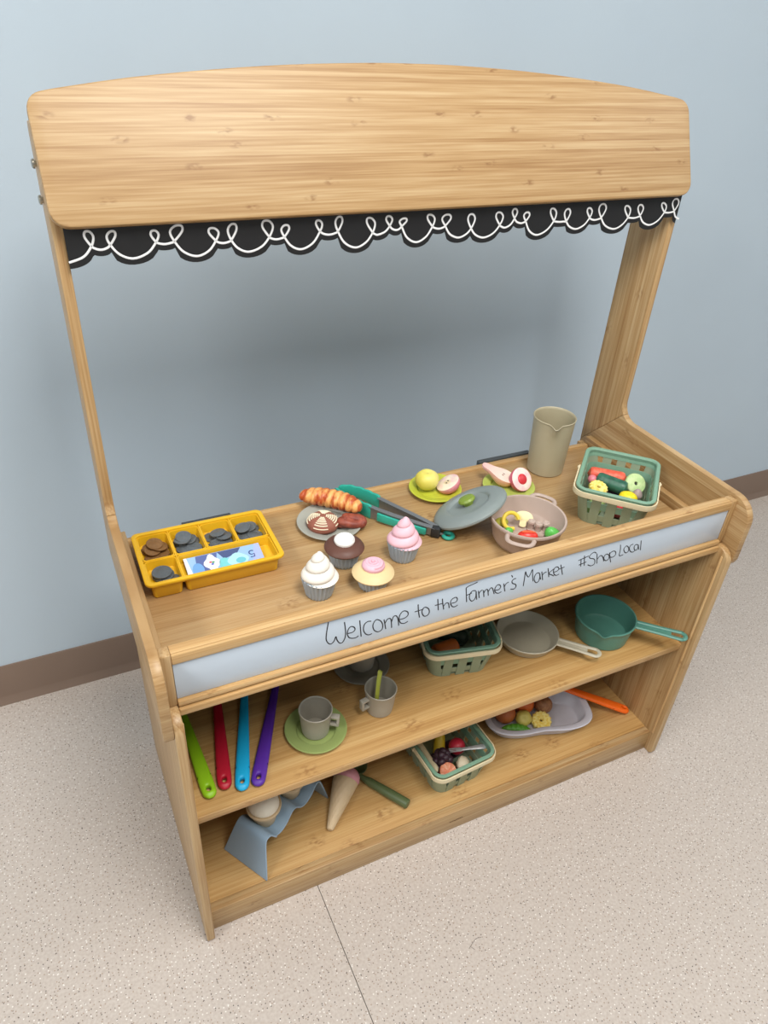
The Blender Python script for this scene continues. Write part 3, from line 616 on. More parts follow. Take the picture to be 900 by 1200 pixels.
def pret(mb):
    for k, (cx, cy, rx, ry, a) in enumerate([(-0.006, 0.002, 0.017, 0.0085, 25), (0.006, 0.004, 0.017, 0.0085, -30), (0.0, -0.004, 0.018, 0.008, 5)]):
        P = [(cx + rx * math.cos(w) * math.cos(math.radians(a)) - ry * math.sin(w) * math.sin(math.radians(a)), cy + rx * math.cos(w) * math.sin(math.radians(a)) + ry * math.sin(w) * math.cos(math.radians(a)), 0.0075 + 0.003 * k * 0.7 + 0.002 * math.sin(2 * w)) for w in [2 * PI * i / 24 for i in range(24)]]
        mb.tube(P, 0.0072, 10, closed=True)
    return mb
solo(pret(MB()), 'pastry_knot', two_tone('knot_crust', (158, 78, 58), (120, 54, 42), 70, 0.35, 0.65, 0.5, bump=0.3), 'reddish brown knotted toy pastry at the right of the grey plate', 'pastry', (0.3860, 0.3060, ZP + 0.0006), math.radians(-25))

# ------------------------------------------------------------------ tongs
TEAL = plastic('teal_silicone', (48, 168, 148), 0.45); STEEL = plastic('brushed_steel', (146, 148, 150), 0.38, metal=0.7); DARK = plastic('dark_steel', (54, 56, 58), 0.45, metal=0.4)
TG = thing('kitchen_tongs', 'teal and steel kitchen tongs lying on the tray behind the pink cupcake', 'tongs', (0.512, 0.229, ZT + e_))
J = Vector((0.512, 0.229, 0))
def arm_strip(P, z0, z1, th):
    """upright flat strip along P (x,y) with heights z0(i), z1(i)"""
    m = MB(); n = len(P)
    for i, p in enumerate(P):
        a = Vector(P[max(0, i - 1)]); c = Vector(P[min(n - 1, i + 1)]); d = (c - a).normalized(); nn = Vector((-d.y, d.x)) * th / 2
        for sg in (-1, 1):
            for z in (z0(i / (n - 1)), z1(i / (n - 1))): m.v.append((p[0] + sg * nn.x, p[1] + sg * nn.y, z))
    for i in range(n - 1):
        a, b = 4 * i, 4 * i + 4
        m.f += [(a, a + 1, b + 1, b), (a + 2, b + 2, b + 3, a + 3), (a, b, b + 2, a + 2), (a + 1, a + 3, b + 3, b + 1)]
    m.f += [(0, 2, 3, 1), (4 * n - 4, 4 * n - 3, 4 * n - 1, 4 * n - 2)]
    return m
def rel(p): return (p[0] - J.x, p[1] - J.y)
near = [rel(p) for p in ((0.508, 0.228), (0.480, 0.258), (0.450, 0.292), (0.4255, 0.324))]
far = [rel(p) for p in ((0.516, 0.233), (0.496, 0.272), (0.474, 0.310), (0.4555, 0.343))]
nearj = [rel(p) for p in ((0.4300, 0.318), (0.4190, 0.338), (0.4080, 0.360), (0.4000, 0.383), (0.3965, 0.402))]
farj = [rel(p) for p in ((0.4570, 0.340), (0.4480, 0.360), (0.4360, 0.380), (0.4200, 0.396), (0.4040, 0.405))]
def sm2(P, k=5): return [(p.x, p.y) for p in smooth_path([(a, b, 0) for a, b in P], k)]
for P, PJ in ((near, nearj), (far, farj)):
    a_ = arm_strip(sm2(P), lambda s: 0.004 - 0.002 * s, lambda s: 0.019 + 0.006 * s, 0.0026).build('arm', STEEL, TG)
    fl = arm_strip([(x * 0.985 + (0.0018 if P is near else -0.0018), y * 0.985) for x, y in sm2(P)], lambda s: 0.0175 + 0.006 * s, lambda s: 0.019 + 0.006 * s, 0.0085); fl.build('arm_flange', STEEL, TG)
    PP = sm2(PJ, 8)
    arm_strip(PP, lambda s: 0.0005 + 0.006 * s, lambda s: 0.0265 - 0.002 * s + 0.0018 * abs(math.sin(s * 5 * PI)) - 0.020 * max(0, s - 0.8), 0.0052).build('silicone_jaw', TEAL, TG, bevel=0.0012)
    sg = -1 if P is near else 1
    GP = [p for p in sm2(P)[2:13]]
    off = (-0.0034, -0.0030) if P is near else (0.0034, 0.0030)
    arm_strip([(x + off[0], y + off[1]) for x, y in GP], lambda s: 0.004, lambda s: 0.0165 + 0.004 * s, 0.0046).build('silicone_grip', TEAL, TG, bevel=0.0016)
MB().box(-0.008, 0.008, -0.0065, 0.0065, 0.002, 0.0195).xf(Matrix.Rotation(math.radians(-42), 4, 'Z')).build('hinge', DARK, TG, bevel=0.0015)
m_ = MB().tube([(0.004, -0.003, 0.008), (0.012, -0.008, 0.006)], 0.0022, 8); m_.build('ring_shank', STEEL, TG)
m_ = MB(); m_.lathe([(0.0042 + 0.0038 + 0.0038 * math.cos(a), 0.0042 + 0.0036 * math.sin(a)) for a in [2 * PI * i / 12 for i in range(12)]], 28, closed=True); m_.xf(Matrix.Translation((0.019, -0.011, 0)))
m_.build('hanging_ring', TEAL, TG)

# ------------------------------------------------------------------ fruit plates
solo(plate_mesh(0.0500), 'plate', LIME_P, 'lime yellow toy plate holding the yellow apple', 'plate', (0.5805, 0.3560, ZT + e_))
def apple_fn(p):
    r = math.hypot(p.x, p.y); a = math.atan2(p.y, p.x)
    dz = -0.22 * math.exp(-(r / 0.28) ** 2) * (1 if p.z > 0 else -0.6)
    k = 1 + 0.03 * math.cos(5 * a)
    return (p.x * k * (1 + 0.06 * p.z), p.y * k * (1 + 0.06 * p.z), p.z * 0.94 + dz)
AP = thing('yellow_apple', 'whole yellow toy apple on the lime plate', 'apple', (0.5660, 0.3640, ZT + 0.0042))
MB().ball((0, 0, 0.0200), 0.0222, 0.0222, 0.0208, 28, 20, apple_fn).build('flesh', axis_blend('apple_yellow', (222, 206, 84), (236, 224, 132), 0, -0.02, 0.02, 0.42), AP)
MB().tube([(0, 0, 0.030), (0.0006, 0, 0.0335), (0.001, 0.0005, 0.0352)], 0.0011, 6).build('stem', plastic('stem_brown', (110, 86, 50), 0.7), AP)
def half_fn(p): 
    q = apple_fn(p); return (q[0], q[1], q[2])
def half_ball(R, cutz, fn=None, n=28, rows=12):
    """lower part of a sphere cut flat at cutz*R; returns skin builder and rim radius"""
    m = MB(); prof = [(0, -R)]
    a1 = math.asin(cutz)
    for j in range(1, rows + 1):
        a = -PI / 2 + (a1 + PI / 2) * j / rows; prof.append((R * math.cos(a), R * math.sin(a)))
    m.lathe(prof, n); return m, R * math.cos(a1), R * math.sin(a1)
def cut_fruit(name, label, loc, rot, R, sq, skin, flesh, core, cat, grp=None, core_r=0.2, core_kind='seed'):
    t = thing(name, label, cat, loc, rot=rot)
    m, rr, zz = half_ball(R, 0.1); M_ = Matrix.Diagonal((sq[0], sq[1], sq[2], 1)); m.xf(M_).build('skin', skin, t)
    MB().lathe([(0, zz + 0.0011), (rr * 0.7, zz + 0.0010), (rr * 0.95, zz + 0.0004), (rr, zz - 0.0003)], 28).xf(M_).build('flesh', flesh, t)
    if core_kind == 'pit': MB().ball((0, 0, zz * sq[2] + 0.0012), rr * core_r * sq[0], rr * core_r * sq[1], 0.0030, 18, 8).build('pit', core, t)
    else:
        for sx in (-1, 1): MB().ball((sx * rr * 0.13, 0.0, zz * sq[2] + 0.0012), 0.0013, 0.0024, 0.0008, 8, 6).build('seed', core, t)
        if core_kind == 'core': MB().ball((0, 0, zz * sq[2] + 0.0006), rr * 0.3, rr * 0.42, 0.0007, 16, 6).build('core', plastic('core_pale', (226, 206, 170), 0.5), t)
    return t
SEED = plastic('seed_dark', (70, 44, 34), 0.5)
cut_fruit('apple_half', 'pink skinned toy apple half with pale cut face on the lime plate', (0.6000, 0.3440, ZT + 0.0215), (math.radians(-26), math.radians(-22), math.radians(30)), 0.0225, (1.0, 1.05, 0.86), axis_blend('apple_pink_skin', (214, 88, 112), (236, 158, 166), 2, -0.02, 0.0, 0.4), two_tone('apple_half_flesh', (238, 226, 204), (234, 196, 192), 70, 0.45, 0.7, 0.5), SEED, 'apple', core_kind='core')
solo(plate_mesh(0.0500), 'plate', plastic('leaf_plastic', (176, 192, 92), 0.42), 'leaf green toy plate holding the pear half and the halved plum', 'plate', (0.7170, 0.3130, ZT + e_))
PR = thing('pear_half', 'pale pink toy pear half lying on the leaf green plate', 'pear', (0.7020, 0.3400, ZT + 0.0045), math.radians(-62))
def pear(m, k=1.0, top=False):
    pr = [(0.0, -0.031), (0.008, -0.030), (0.0165, -0.0245), (0.0205, -0.0155), (0.0205, -0.006), (0.0165, 0.004), (0.0120, 0.013), (0.0098, 0.021), (0.0085, 0.0275), (0.0050, 0.0315), (0.0, 0.0325)]
    pr = [(p.x, p.y) for p in smooth_path([(a, b, 0) for a, b in pr], 3)]
    def fn(u, v):
        r, y = pr[min(len(pr) - 1, int(round(v * (len(pr) - 1))))]; r = max(0.0, r) * k
        a = -PI + PI * u
        return (r * math.cos(a), y * k, 0.0190 + r * 0.9 * math.sin(a))
    if not top: m.grid(fn, 16, len(pr) - 1)
    else:
        m.v += [(r * k, y * k, 0.0192) for r, y in pr] + [(-r * k, y * k, 0.0192) for r, y in reversed(pr)]; m.f.append(tuple(range(len(m.v))))
        n0 = len(m.v); m.v += [(r * k, y * k, 0.0188) for r, y in pr] + [(-r * k, y * k, 0.0188) for r, y in reversed(pr)]
        nn = n0
        for i in range(nn): m.f.append((i, (i + 1) % nn, n0 + (i + 1) % nn, n0 + i))
    return m
pear(MB()).build('skin', axis_blend('pear_skin', (236, 170, 128), (240, 190, 190), 1, -0.03, 0.03, 0.45), PR)
pear(MB(), 0.995, True).build('flesh', axis_blend('pear_flesh', (246, 226, 208), (240, 190, 184), 1, -0.02, 0.035, 0.5), PR)
for sx in (-1, 1): MB().ball((sx * 0.0028, -0.008, 0.0193), 0.0011, 0.0022, 0.0006, 8, 6).build('seed', SEED, PR)
PR.rotation_euler = (math.radians(14), math.radians(6), math.radians(38)); PR.location = (0.7030, 0.3390, ZT + 0.0062); PR.scale = (1.14, 1.1, 1.1)
cut_fruit('plum_half', 'halved toy plum with red pit facing forward on the leaf green plate', (0.7345, 0.3010, ZT + 0.0252), (math.radians(50), 0, math.radians(8)), 0.0228, (1, 1, 1.0), axis_blend('plum_skin', (176, 48, 82), (214, 96, 120), 2, -0.022, 0.0, 0.4), two_tone('plum_flesh', (240, 196, 198), (246, 222, 210), 60, 0.4, 0.6, 0.5), plastic('plum_pit_red', (206, 52, 60), 0.4), 'plum', core_r=0.46, core_kind='pit')

# ------------------------------------------------------------------ cooking pot, lid, vegetable slices
TAUPE = plastic('taupe_plastic', (184, 164, 152), 0.45)
PT = thing('cooking_pot', 'taupe two handled toy cooking pot holding vegetable slices', 'pot', (0.652, 0.165, ZT + e_))
MB().lathe([(0, 0), (0.047, 0), (0.0515, 0.002), (0.056, 0.010), (0.0625, 0.043), (0.0655, 0.0455), (0.0660, 0.0485), (0.0650, 0.0505), (0.0620, 0.0500), (0.0605, 0.0455), (0.0560, 0.022), (0.0520, 0.0162), (0.048, 0.0150), (0, 0.0150)], 56).build('body', TAUPE, PT)
for ang in (225, 33):
    a = math.radians(ang); c = Vector((math.cos(a), math.sin(a), 0)); s = Vector((-math.sin(a), math.cos(a), 0))
    P = [c * 0.0622 - s * 0.022, c * 0.073 - s * 0.0205, c * 0.0800 - s * 0.014, c * 0.0820, c * 0.0800 + s * 0.014, c * 0.073 + s * 0.0205, c * 0.0622 + s * 0.022]
    MB().tube(smooth_path([p + Vector((0, 0, 0.0450)) for p in P], 5), 0.0040, 10, flat=0.75).build('handle', TAUPE, PT)
LD = thing('pot_lid', 'grey round toy pot lid with green knob leaning on the taupe pot', 'lid', (0.5835, 0.2360, 0.5832))
hv = Vector((0.69, -0.72, 0)).normalized(); tl = math.radians(29.5)
ax_ = Vector((hv.y, -hv.x, 0)); LD.rotation_euler = Matrix.Rotation(-tl, 3, Vector((-hv.y, hv.x, 0))).to_euler()
LIDG = plastic('lid_grey', (134, 143, 141), 0.4)
MB().lathe([(0, 0.0015), (0.060, 0.0), (0.0650, 0.0008), (0.0674, 0.0032), (0.0674, 0.0066), (0.0645, 0.0100), (0.0560, 0.0132), (0.0450, 0.0148), (0.0405, 0.0150), (0.0385, 0.0140), (0.0365, 0.0108), (0.034, 0.0100), (0.020, 0.0112), (0.0, 0.0118)], 56).build('disc', LIDG, LD)
MB().lathe([(0, 0.0117), (0.0085, 0.0117), (0.0090, 0.0160), (0.0145, 0.0180), (0.0155, 0.0210), (0.0135, 0.0245), (0.006, 0.0262), (0, 0.0265)], 32).build('knob', plastic('knob_green', (130, 152, 58), 0.4), LD)
px, py, pz = 0.652, 0.165, ZT + e_ + 0.0152
m_ = MB().tube(smooth_path([(0.014 * math.cos(a), 0.014 * math.sin(a), 0.0042) for a in [math.radians(20 + 280 * i / 12) for i in range(13)]], 3), 0.0036, 8, flat=1.1)
solo(m_, 'pepper_ring', plastic('pepper_yellow', (228, 200, 70), 0.4), 'yellow curled toy pepper ring in the taupe pot under the lid', 'pepper', (0.6330, 0.1860, pz + 0.0150), rot=(math.radians(48), math.radians(12), math.radians(-25)))
solo(MB().ball((0, 0, 0.007), 0.0125, 0.0105, 0.0075, 18, 10), 'olive_piece', plastic('olive_green', (170, 168, 60), 0.5), 'olive green toy vegetable piece behind the yellow pepper ring', 'vegetable', (0.6240, 0.1980, pz))
MS = MB()
mo = [(-0.0050, -0.013), (0.0050, -0.013), (0.0058, -0.004), (0.0085, -0.003), (0.0125, -0.0045), (0.0165, 0.000), (0.0140, 0.008), (0.0080, 0.0125), (0.0, 0.0140), (-0.0080, 0.0125), (-0.0140, 0.008), (-0.0165, 0.000), (-0.0125, -0.0045), (-0.0085, -0.003), (-0.0058, -0.004)]
MS.prism([(p.x, p.y) for p in smooth_path([(a, b, 0) for a, b in mo], 3, True)], 2, -0.0035, 0.0035)
solo(MS, 'mushroom_slice', plastic('mushroom_cream', (240, 226, 176), 0.5), 'cream toy mushroom slice standing in the taupe pot', 'mushroom', (0.6590, 0.1840, pz + 0.0140), rot=(math.radians(58), 0, math.radians(-38)), bevel=0.0012)
TS = thing('tomato_wedge', 'red toy tomato wedge at the front of the taupe pot', 'tomato', (0.6440, 0.1470, pz + 0.0002), math.radians(-25))
def wedge(m, L, w, h):
    def fn(u, v):
        s = 2 * v - 1; e = math.sqrt(max(0, 1 - s * s)) * 0.98 + 0.02; a = 2 * PI * u
        x, z = math.cos(a), math.sin(a)
        z = z if z > 0 else z * 0.55
        return (s * L / 2, w / 2 * e * x, h * 0.36 + h * 0.64 * e * z)
    return m.grid(fn, 24, 16, cu=True, cap0=True, cap1=True)
wedge(MB(), 0.036, 0.022, 0.0165).build('flesh', plastic('tomato_red', (222, 52, 40), 0.35), TS)
MB().tube(smooth_path([(-0.011, -0.0015, 0.0160), (0, -0.002, 0.0169), (0.011, -0.0015, 0.0160)], 4), 0.0017, 8, flat=0.6).build('pale_ridge', plastic('tomato_orange', (236, 104, 60), 0.4), TS)
for (x, y, r, lab, cc) in ((0.6200, 0.1700, 0.0085, 'small green toy vegetable floret beside the yellow pepper ring', 20), (0.6860, 0.1360, 0.0115, 'bright green toy pepper wedge at the right of the taupe pot', -30)):
    solo(MB().ball((0, 0, r * 0.86), r * 1.15, r * 0.85, r * 0.9, 14, 8, lambda p: (p.x, p.y, p.z * (1 - 0.35 * p.x))), 'green_vegetable', plastic('bright_green', (92, 186, 82), 0.35), lab, 'vegetable', (x, y, pz), math.radians(cc))
CV = thing('mushroom_block', 'taupe fluted toy mushroom cluster in the middle of the taupe pot', 'mushroom', (0.6740, 0.1600, pz), math.radians(-35)); CV.scale = (1.05, 1.05, 0.95)
MB().lathe([(0, 0), (0.017, 0), (0.0175, 0.002), (0.017, 0.004), (0, 0.004)], 28).build('base', TAUPE, CV)
for k in range(3):
    o = MB().lathe([(0, 0.0035), (0.0052, 0.0035), (0.0050, 0.0140), (0.0066, 0.0165), (0.0060, 0.0200), (0.0042, 0.0212), (0.0020, 0.0200), (0, 0.0200)], 18).build('stalk', TAUPE, CV); o.location = (-0.0115 + 0.0115 * k, 0.0018 * (1 if k != 1 else -1.5), 0)

# ------------------------------------------------------------------ pitcher
PC = thing('pitcher', 'tall beige toy pitcher with pouring lip at the back right of the tray', 'pitcher', (0.8300, 0.3520, ZT + e_), math.radians(0))
SPA = math.radians(238)
def spout(t, r, z, z0=0.078, z1=0.1165, amp=0.0080, wid=0.22):
    d = (t - SPA + PI) % (2 * PI) - PI; k = max(0, (z - z0) / (z1 - z0)) ** 1.5
    g = math.exp(-(d / wid) ** 2); return r + amp * g * k, z + (0.0 if k == 0 else -0.006 * math.exp(-(d / 0.15) ** 2) * k)
pr = [(0, 0), (0.0335, 0), (0.0355, 0.0015)] + [(0.0355 + 0.0045 * k / 10, 0.0015 + 0.1135 * k / 10) for k in range(1, 11)] + [(0.0410, 0.1155), (0.0412, 0.1170), (0.0402, 0.1180), (0.0390, 0.1170)] + [(0.0382 - 0.0045 * k / 10, 0.113 - 0.108 * k / 10) for k in range(0, 11)] + [(0, 0.0045)]
MB().lathe(pr, 64, spout).build('body', plastic('pitcher_beige', (176, 166, 138), 0.42, var=0.03), PC)

# ------------------------------------------------------------------ berry baskets
BGRN = plastic('basket_green', (124, 162, 138), 0.42); BCRM = plastic('basket_cream', (222, 208, 172), 0.42); BLOW = plastic('basket_grey_green', (142, 156, 130), 0.45)
BH = 0.074
def bdim(z): k = z / BH; return 0.0520 + 0.0135 * k, 0.0665 + 0.0135 * k      # half sizes along local x (short) and y (long)
def loft(rows, thick, r=0.018):
    """closed band between heights; rows = list of z; outward offset 0 .. inner -thick"""
    m = MB(); rings = []
    for z, off in rows:
        a, b = bdim(z); pts = rrect(a + off, b + off, max(0.004, r + off), 5); rings.append(list(range(len(m.v), len(m.v) + len(pts)))); m.v += [(p[0], p[1], z) for p in pts]
    n = len(rings[0])
    for A, B in zip(rings, rings[1:] + rings[:1]):
        for i in range(n): m.f.append((A[i], A[(i + 1) % n], B[(i + 1) % n], B[i]))
    return m
def band(z0, z1, o0=0.0, th=0.0018): return loft([(z0, o0), (z1, o0), (z1, o0 - th), (z0, o0 - th)], th)
ME = {}
ME['rim'] = loft([(0.066, 0.0004), (0.066, 0.0030), (BH, 0.0036), (BH + 0.0012, 0.0024), (BH + 0.0012, -0.0030), (BH - 0.001, -0.0040), (0.066, -0.0014)], 0).mesh('rim', BGRN)
ME['upper'] = band(0.0340, 0.0485, 0.0002).mesh('upper_band', BGRN)
ME['mid'] = band(0.0085, 0.0215, 0.0002).mesh('lower_band', BLOW)
ME['low'] = band(0.0605, 0.0662, 0.0).mesh('neck_band', BGRN)
ME['floor'] = MB().prism(rrect(0.0508, 0.0653, 0.017, 5), 2, 0.0012, 0.0030).mesh('basket_floor', BLOW)
def slat_mesh(): 
    m = MB(); m.v = []
    for z in (0.0, 0.007, 0.023, 0.033, 0.049, 0.0640):
        sl = 0.0135 * z / BH; bul = 0.0016 if z < 0.03 else 0.0012
        for w, o in ((-1, bul), (1, bul), (1, bul - 0.0022), (-1, bul - 0.0022)): m.v.append((w * 0.0082, sl + o, z))
    for k in range(5):
        a = 4 * k; b = a + 4
        for i in range(4): m.f.append((a + i, a + (i + 1) % 4, b + (i + 1) % 4, b + i))
    m.f += [(0, 1, 2, 3), (20, 21, 22, 23)]
    return m
def corner_mesh():
    m = MB(); K = 6
    for z in (0.0, 0.022, 0.044, 0.064):
        a, b = bdim(z); r = 0.018
        for o in (0.0010, -0.0012):
            for i in range(K + 1):
                t = PI / 2 * i / K; m.v.append((a - r + (r + o) * math.cos(t), b - r + (r + o) * math.sin(t), z))
    n = 2 * (K + 1)
    for q in range(3):
        A, B = q * n, q * n + n
        for i in range(K):
            m.f += [(A + i, A + i + 1, B + i + 1, B + i), (A + K + 1 + i, A + K + 2 + i, B + K + 2 + i, B + K + 1 + i)]
        m.f += [(A, B, B + K + 1, A + K + 1), (A + K, A + 2 * K + 1, B + 2 * K + 1, B + K)]
    m.f += [(i, i + 1, K + 2 + i, K + 1 + i) for i in range(K)]
    return m
ME['corner'] = corner_mesh().mesh('corner_post', BLOW)
ME['slat'] = slat_mesh().mesh('slat', BLOW, smooth=False)
def handle_mesh(front):
    """bail folded down round the rim: two sides and one end"""
    a, b = bdim(BH); a += 0.0046; b += 0.0046; r = 0.022
    P = [(-a, 0.0)] + [(-a, -b + r)] + arc(-a + r, -b + r, r, 180, 270, 6) + arc(a - r, -b + r, r, 270, 360, 6) + [(a, -b + r), (a, 0.0)]
    m = MB(); n = len(P); zz = 0.0655
    for i, p in enumerate(P):
        c = Vector(P[min(n - 1, i + 1)]) - Vector(P[max(0, i - 1)]); c.normalize(); nn = Vector((c.y, -c.x))
        drop = -0.0050 * min(1, i / 3, (n - 1 - i) / 3)
        for w, h in ((0, 0), (0.0022, 0.0), (0.0028, 0.0045), (0.0022, 0.0098), (0, 0.0098)):
            m.v.append((p[0] + nn.x * w, p[1] + nn.y * w, zz + drop + h))
    for i in range(n - 1):
        A, B = 5 * i, 5 * i + 5
        for k in range(5): m.f.append((A + k, A + (k + 1) % 5, B + (k + 1) % 5, B + k))
    m.f += [(0, 1, 2, 3, 4), tuple(5 * n - 5 + k for k in range(5))]
    return m
ME['handle'] = handle_mesh(True).mesh('handle', BCRM)
ME['pin'] = MB().lathe([(0, -0.001), (0.003, -0.001), (0.003, 0.0022), (0, 0.0030)], 12).mesh('hinge_pin', BCRM)
def basket(loc, rot, label):
    t = thing('produce_basket', label, 'basket', loc, math.radians(rot), 'green woven look baskets')
    for k in ('floor', 'low', 'mid', 'upper', 'rim', 'handle'): obj(ME[k].name.split('.')[0], ME[k], t)
    for sx in (-1, 1):
        p = obj('hinge_pin', ME['pin'], t); p.location = (sx * (bdim(BH)[0] + 0.0066), 0, 0.070); p.rotation_euler = (0, sx * PI / 2, 0)
    for sx in (-1, 1):
        for sy in (-1, 1):
            c = obj('corner_post', ME['corner'], t); c.scale = (sx, sy, 1)
    for rz, half, dist, n in ((0, 0.0265, 0.0665, 3), (PI, 0.0265, 0.0665, 3), (PI / 2, 0.0410, 0.0520, 4), (-PI / 2, 0.0410, 0.0520, 4)):
        for k in range(n):
            s = obj('slat', ME['slat'], t); x = -half + 2 * half * k / (n - 1)
            s.location = (math.cos(rz) * x - math.sin(rz) * dist, math.sin(rz) * x + math.cos(rz) * dist, 0); s.rotation_euler = (0, 0, rz)
    return t
B1 = basket((0.863, 0.189, ZT + e_), -46, 'green woven look basket of mixed vegetables on the tray top')
B2 = basket((0.545, 0.189, ZM + e_), -13, 'green woven look basket on the middle shelf holding an orange vegetable')
B3 = basket((0.5265, 0.134, ZB + e_), 4, 'green woven look basket on the bottom shelf with dark berries and fork handle')
def inb(B, x, y, z): return B.matrix_basis @ Vector((x, y, z))
FZ = 0.0034
def food(name, cat, label, B, p, mb, mat, rot=(0, 0, 0), **kw):
    o = mb.build(name, mat, None, **kw); w = B.matrix_basis @ Matrix.Translation(p) @ Euler(tuple(math.radians(a) for a in rot)).to_matrix().to_4x4(); o.matrix_world = w
    return tag(o, label, cat)
def taper(L, r0, r1, n=14):
    return MB().tube([(-L / 2 + L * i / n, 0, 0) for i in range(n + 1)], [max(0.0006, (r0 + (r1 - r0) * i / n) * min(1, math.sqrt(max(0.0, 1 - (max(0, 2 * abs(i / n - 0.5) - 0.72) / 0.28) ** 2)))) for i in range(n + 1)], 18)
def corn_slice(R, h):
    return MB().lathe([(0.0032, 0.0015), (0.0045, 0), (R * 0.8, 0), (R, h * 0.2), (R, h * 0.8), (R * 0.86, h), (R * 0.5, h * 0.93), (0.0045, h * 0.93), (0.0032, h * 0.8)], 84, lambda t, r, z: (r * (1 + (0.055 if r > R * 0.7 else 0) * math.cos(14 * t)), z), closed=True)
CORN = two_tone('corn_yellow', (244, 226, 140), (232, 200, 84), 160, 0.4, 0.6, 0.45)
# basket on the tray (local x = short side, y = long side; -y faces the front-left)
food('red_tomato', 'tomato', 'red toy tomato low inside the tray top basket', B1, (0.012, -0.030, FZ + 0.0190), MB().ball((0, 0, 0), 0.019, 0.019, 0.0185, 20, 12), plastic('deep_red', (196, 36, 44), 0.35))
food('yellow_pepper', 'pepper', 'bright yellow toy pepper at the front of the tray top basket', B1, (0.0240, -0.0230, FZ + 0.0400), MB().ball((0, 0, 0), 0.0165, 0.0125, 0.0120, 20, 12, apple_fn), plastic('lemon_yellow', (240, 214, 30), 0.4))
food('eggplant', 'vegetable', 'dark toy eggplant at the bottom of the tray top basket', B1, (0.008, 0.022, FZ + 0.0170), taper(0.060, 0.017, 0.014), plastic('eggplant_dark', (54, 40, 58), 0.4), (0, 0, 20))
food('leafy_green', 'vegetable', 'green toy vegetable at the bottom left of the tray top basket', B1, (-0.026, -0.028, FZ + 0.0150), taper(0.050, 0.015, 0.013), plastic('leaf_mid_green', (150, 176, 110), 0.5), (0, 0, 80))
food('carrot', 'carrot', 'orange red toy carrot lying at the back of the tray top basket', B1, (-0.0200, 0.0310, FZ + 0.0440), taper(0.072, 0.0135, 0.0115), two_tone('carrot_red', (214, 84, 60), (228, 112, 84), 120, 0.4, 0.6, 0.5, bump=0.3), (0, 0, 8))
food('cucumber', 'cucumber', 'dark green toy cucumber in the middle of the tray top basket', B1, (-0.0090, 0.0080, FZ + 0.0430), taper(0.062, 0.0130, 0.0135), two_tone('cucumber_green', (36, 84, 66), (52, 104, 82), 90, 0.4, 0.6, 0.4), (0, 4, -10))
food('corn_slice', 'corn', 'yellow toy corn slice at the left corner of the tray top basket', B1, (-0.0310, -0.0180, FZ + 0.0380), corn_slice(0.0165, 0.011), CORN, (12, 10, 0))
food('radish', 'radish', 'small pink toy radish beside the corn slice in the tray top basket', B1, (-0.0440, 0.0080, FZ + 0.0430), MB().ball((0, 0, 0), 0.0088, 0.0085, 0.0085, 14, 10), plastic('radish_pink', (226, 128, 140), 0.4))
ZS = thing('cucumber_slice', 'round pale green toy slice with dark hole leaning in the tray top basket', 'cucumber slice')
ZS.matrix_world = B1.matrix_basis @ Matrix.Translation((0.0320, 0.0250, FZ + 0.0440)) @ Euler((math.radians(38), math.radians(28), 0)).to_matrix().to_4x4()
MB().lathe([(0.0030, 0.001), (0.0030, -0.006), (0.016, -0.006), (0.0190, -0.004), (0.0198, 0.0), (0.0190, 0.003), (0.0175, 0.0042), (0.006, 0.0046), (0.0036, 0.0040)], 40, closed=True).build('flesh', two_tone('melon_pale', (196, 214, 156), (176, 204, 140), 120, 0.4, 0.65, 0.5), ZS)
MB().lathe([(0, -0.0055), (0.0029, -0.0055), (0.0029, 0.0015), (0, 0.0015)], 14).build('dark_core', plastic('core_black', (30, 34, 30), 0.6), ZS)
food('garlic_bulb', 'garlic', 'small mauve grey toy garlic bulb between the yellow pepper and pale green slice', B1, (0.0390, -0.0050, FZ + 0.0400), MB().ball((0, 0, 0), 0.0095, 0.0095, 0.0115, 18, 10, lambda p: (p.x * (1 - 0.25 * max(0, p.z)), p.y * (1 - 0.25 * max(0, p.z)), p.z)), plastic('garlic_mauve', (168, 148, 146), 0.5))
# basket on the middle shelf
food('orange_carrot', 'carrot', 'stubby orange toy carrot in the middle shelf basket', B2, (-0.0230, -0.0420, FZ + 0.0380), taper(0.052, 0.0160, 0.0140), plastic('carrot_orange', (206, 110, 44), 0.45), (0, 0, 18))
food('dark_beet', 'vegetable', 'dark red toy beet low in the middle shelf basket', B2, (-0.020, -0.030, FZ + 0.0145), MB().ball((0, 0, 0), 0.020, 0.018, 0.0145, 18, 10), plastic('beet_dark', (92, 40, 44), 0.45))
food('dark_leaf_bundle', 'vegetable', 'dark green toy vegetable in the back of the middle shelf basket', B2, (0.006, 0.016, FZ + 0.0160), taper(0.072, 0.016, 0.014), plastic('forest_green', (44, 62, 48), 0.5), (0, 0, -35))
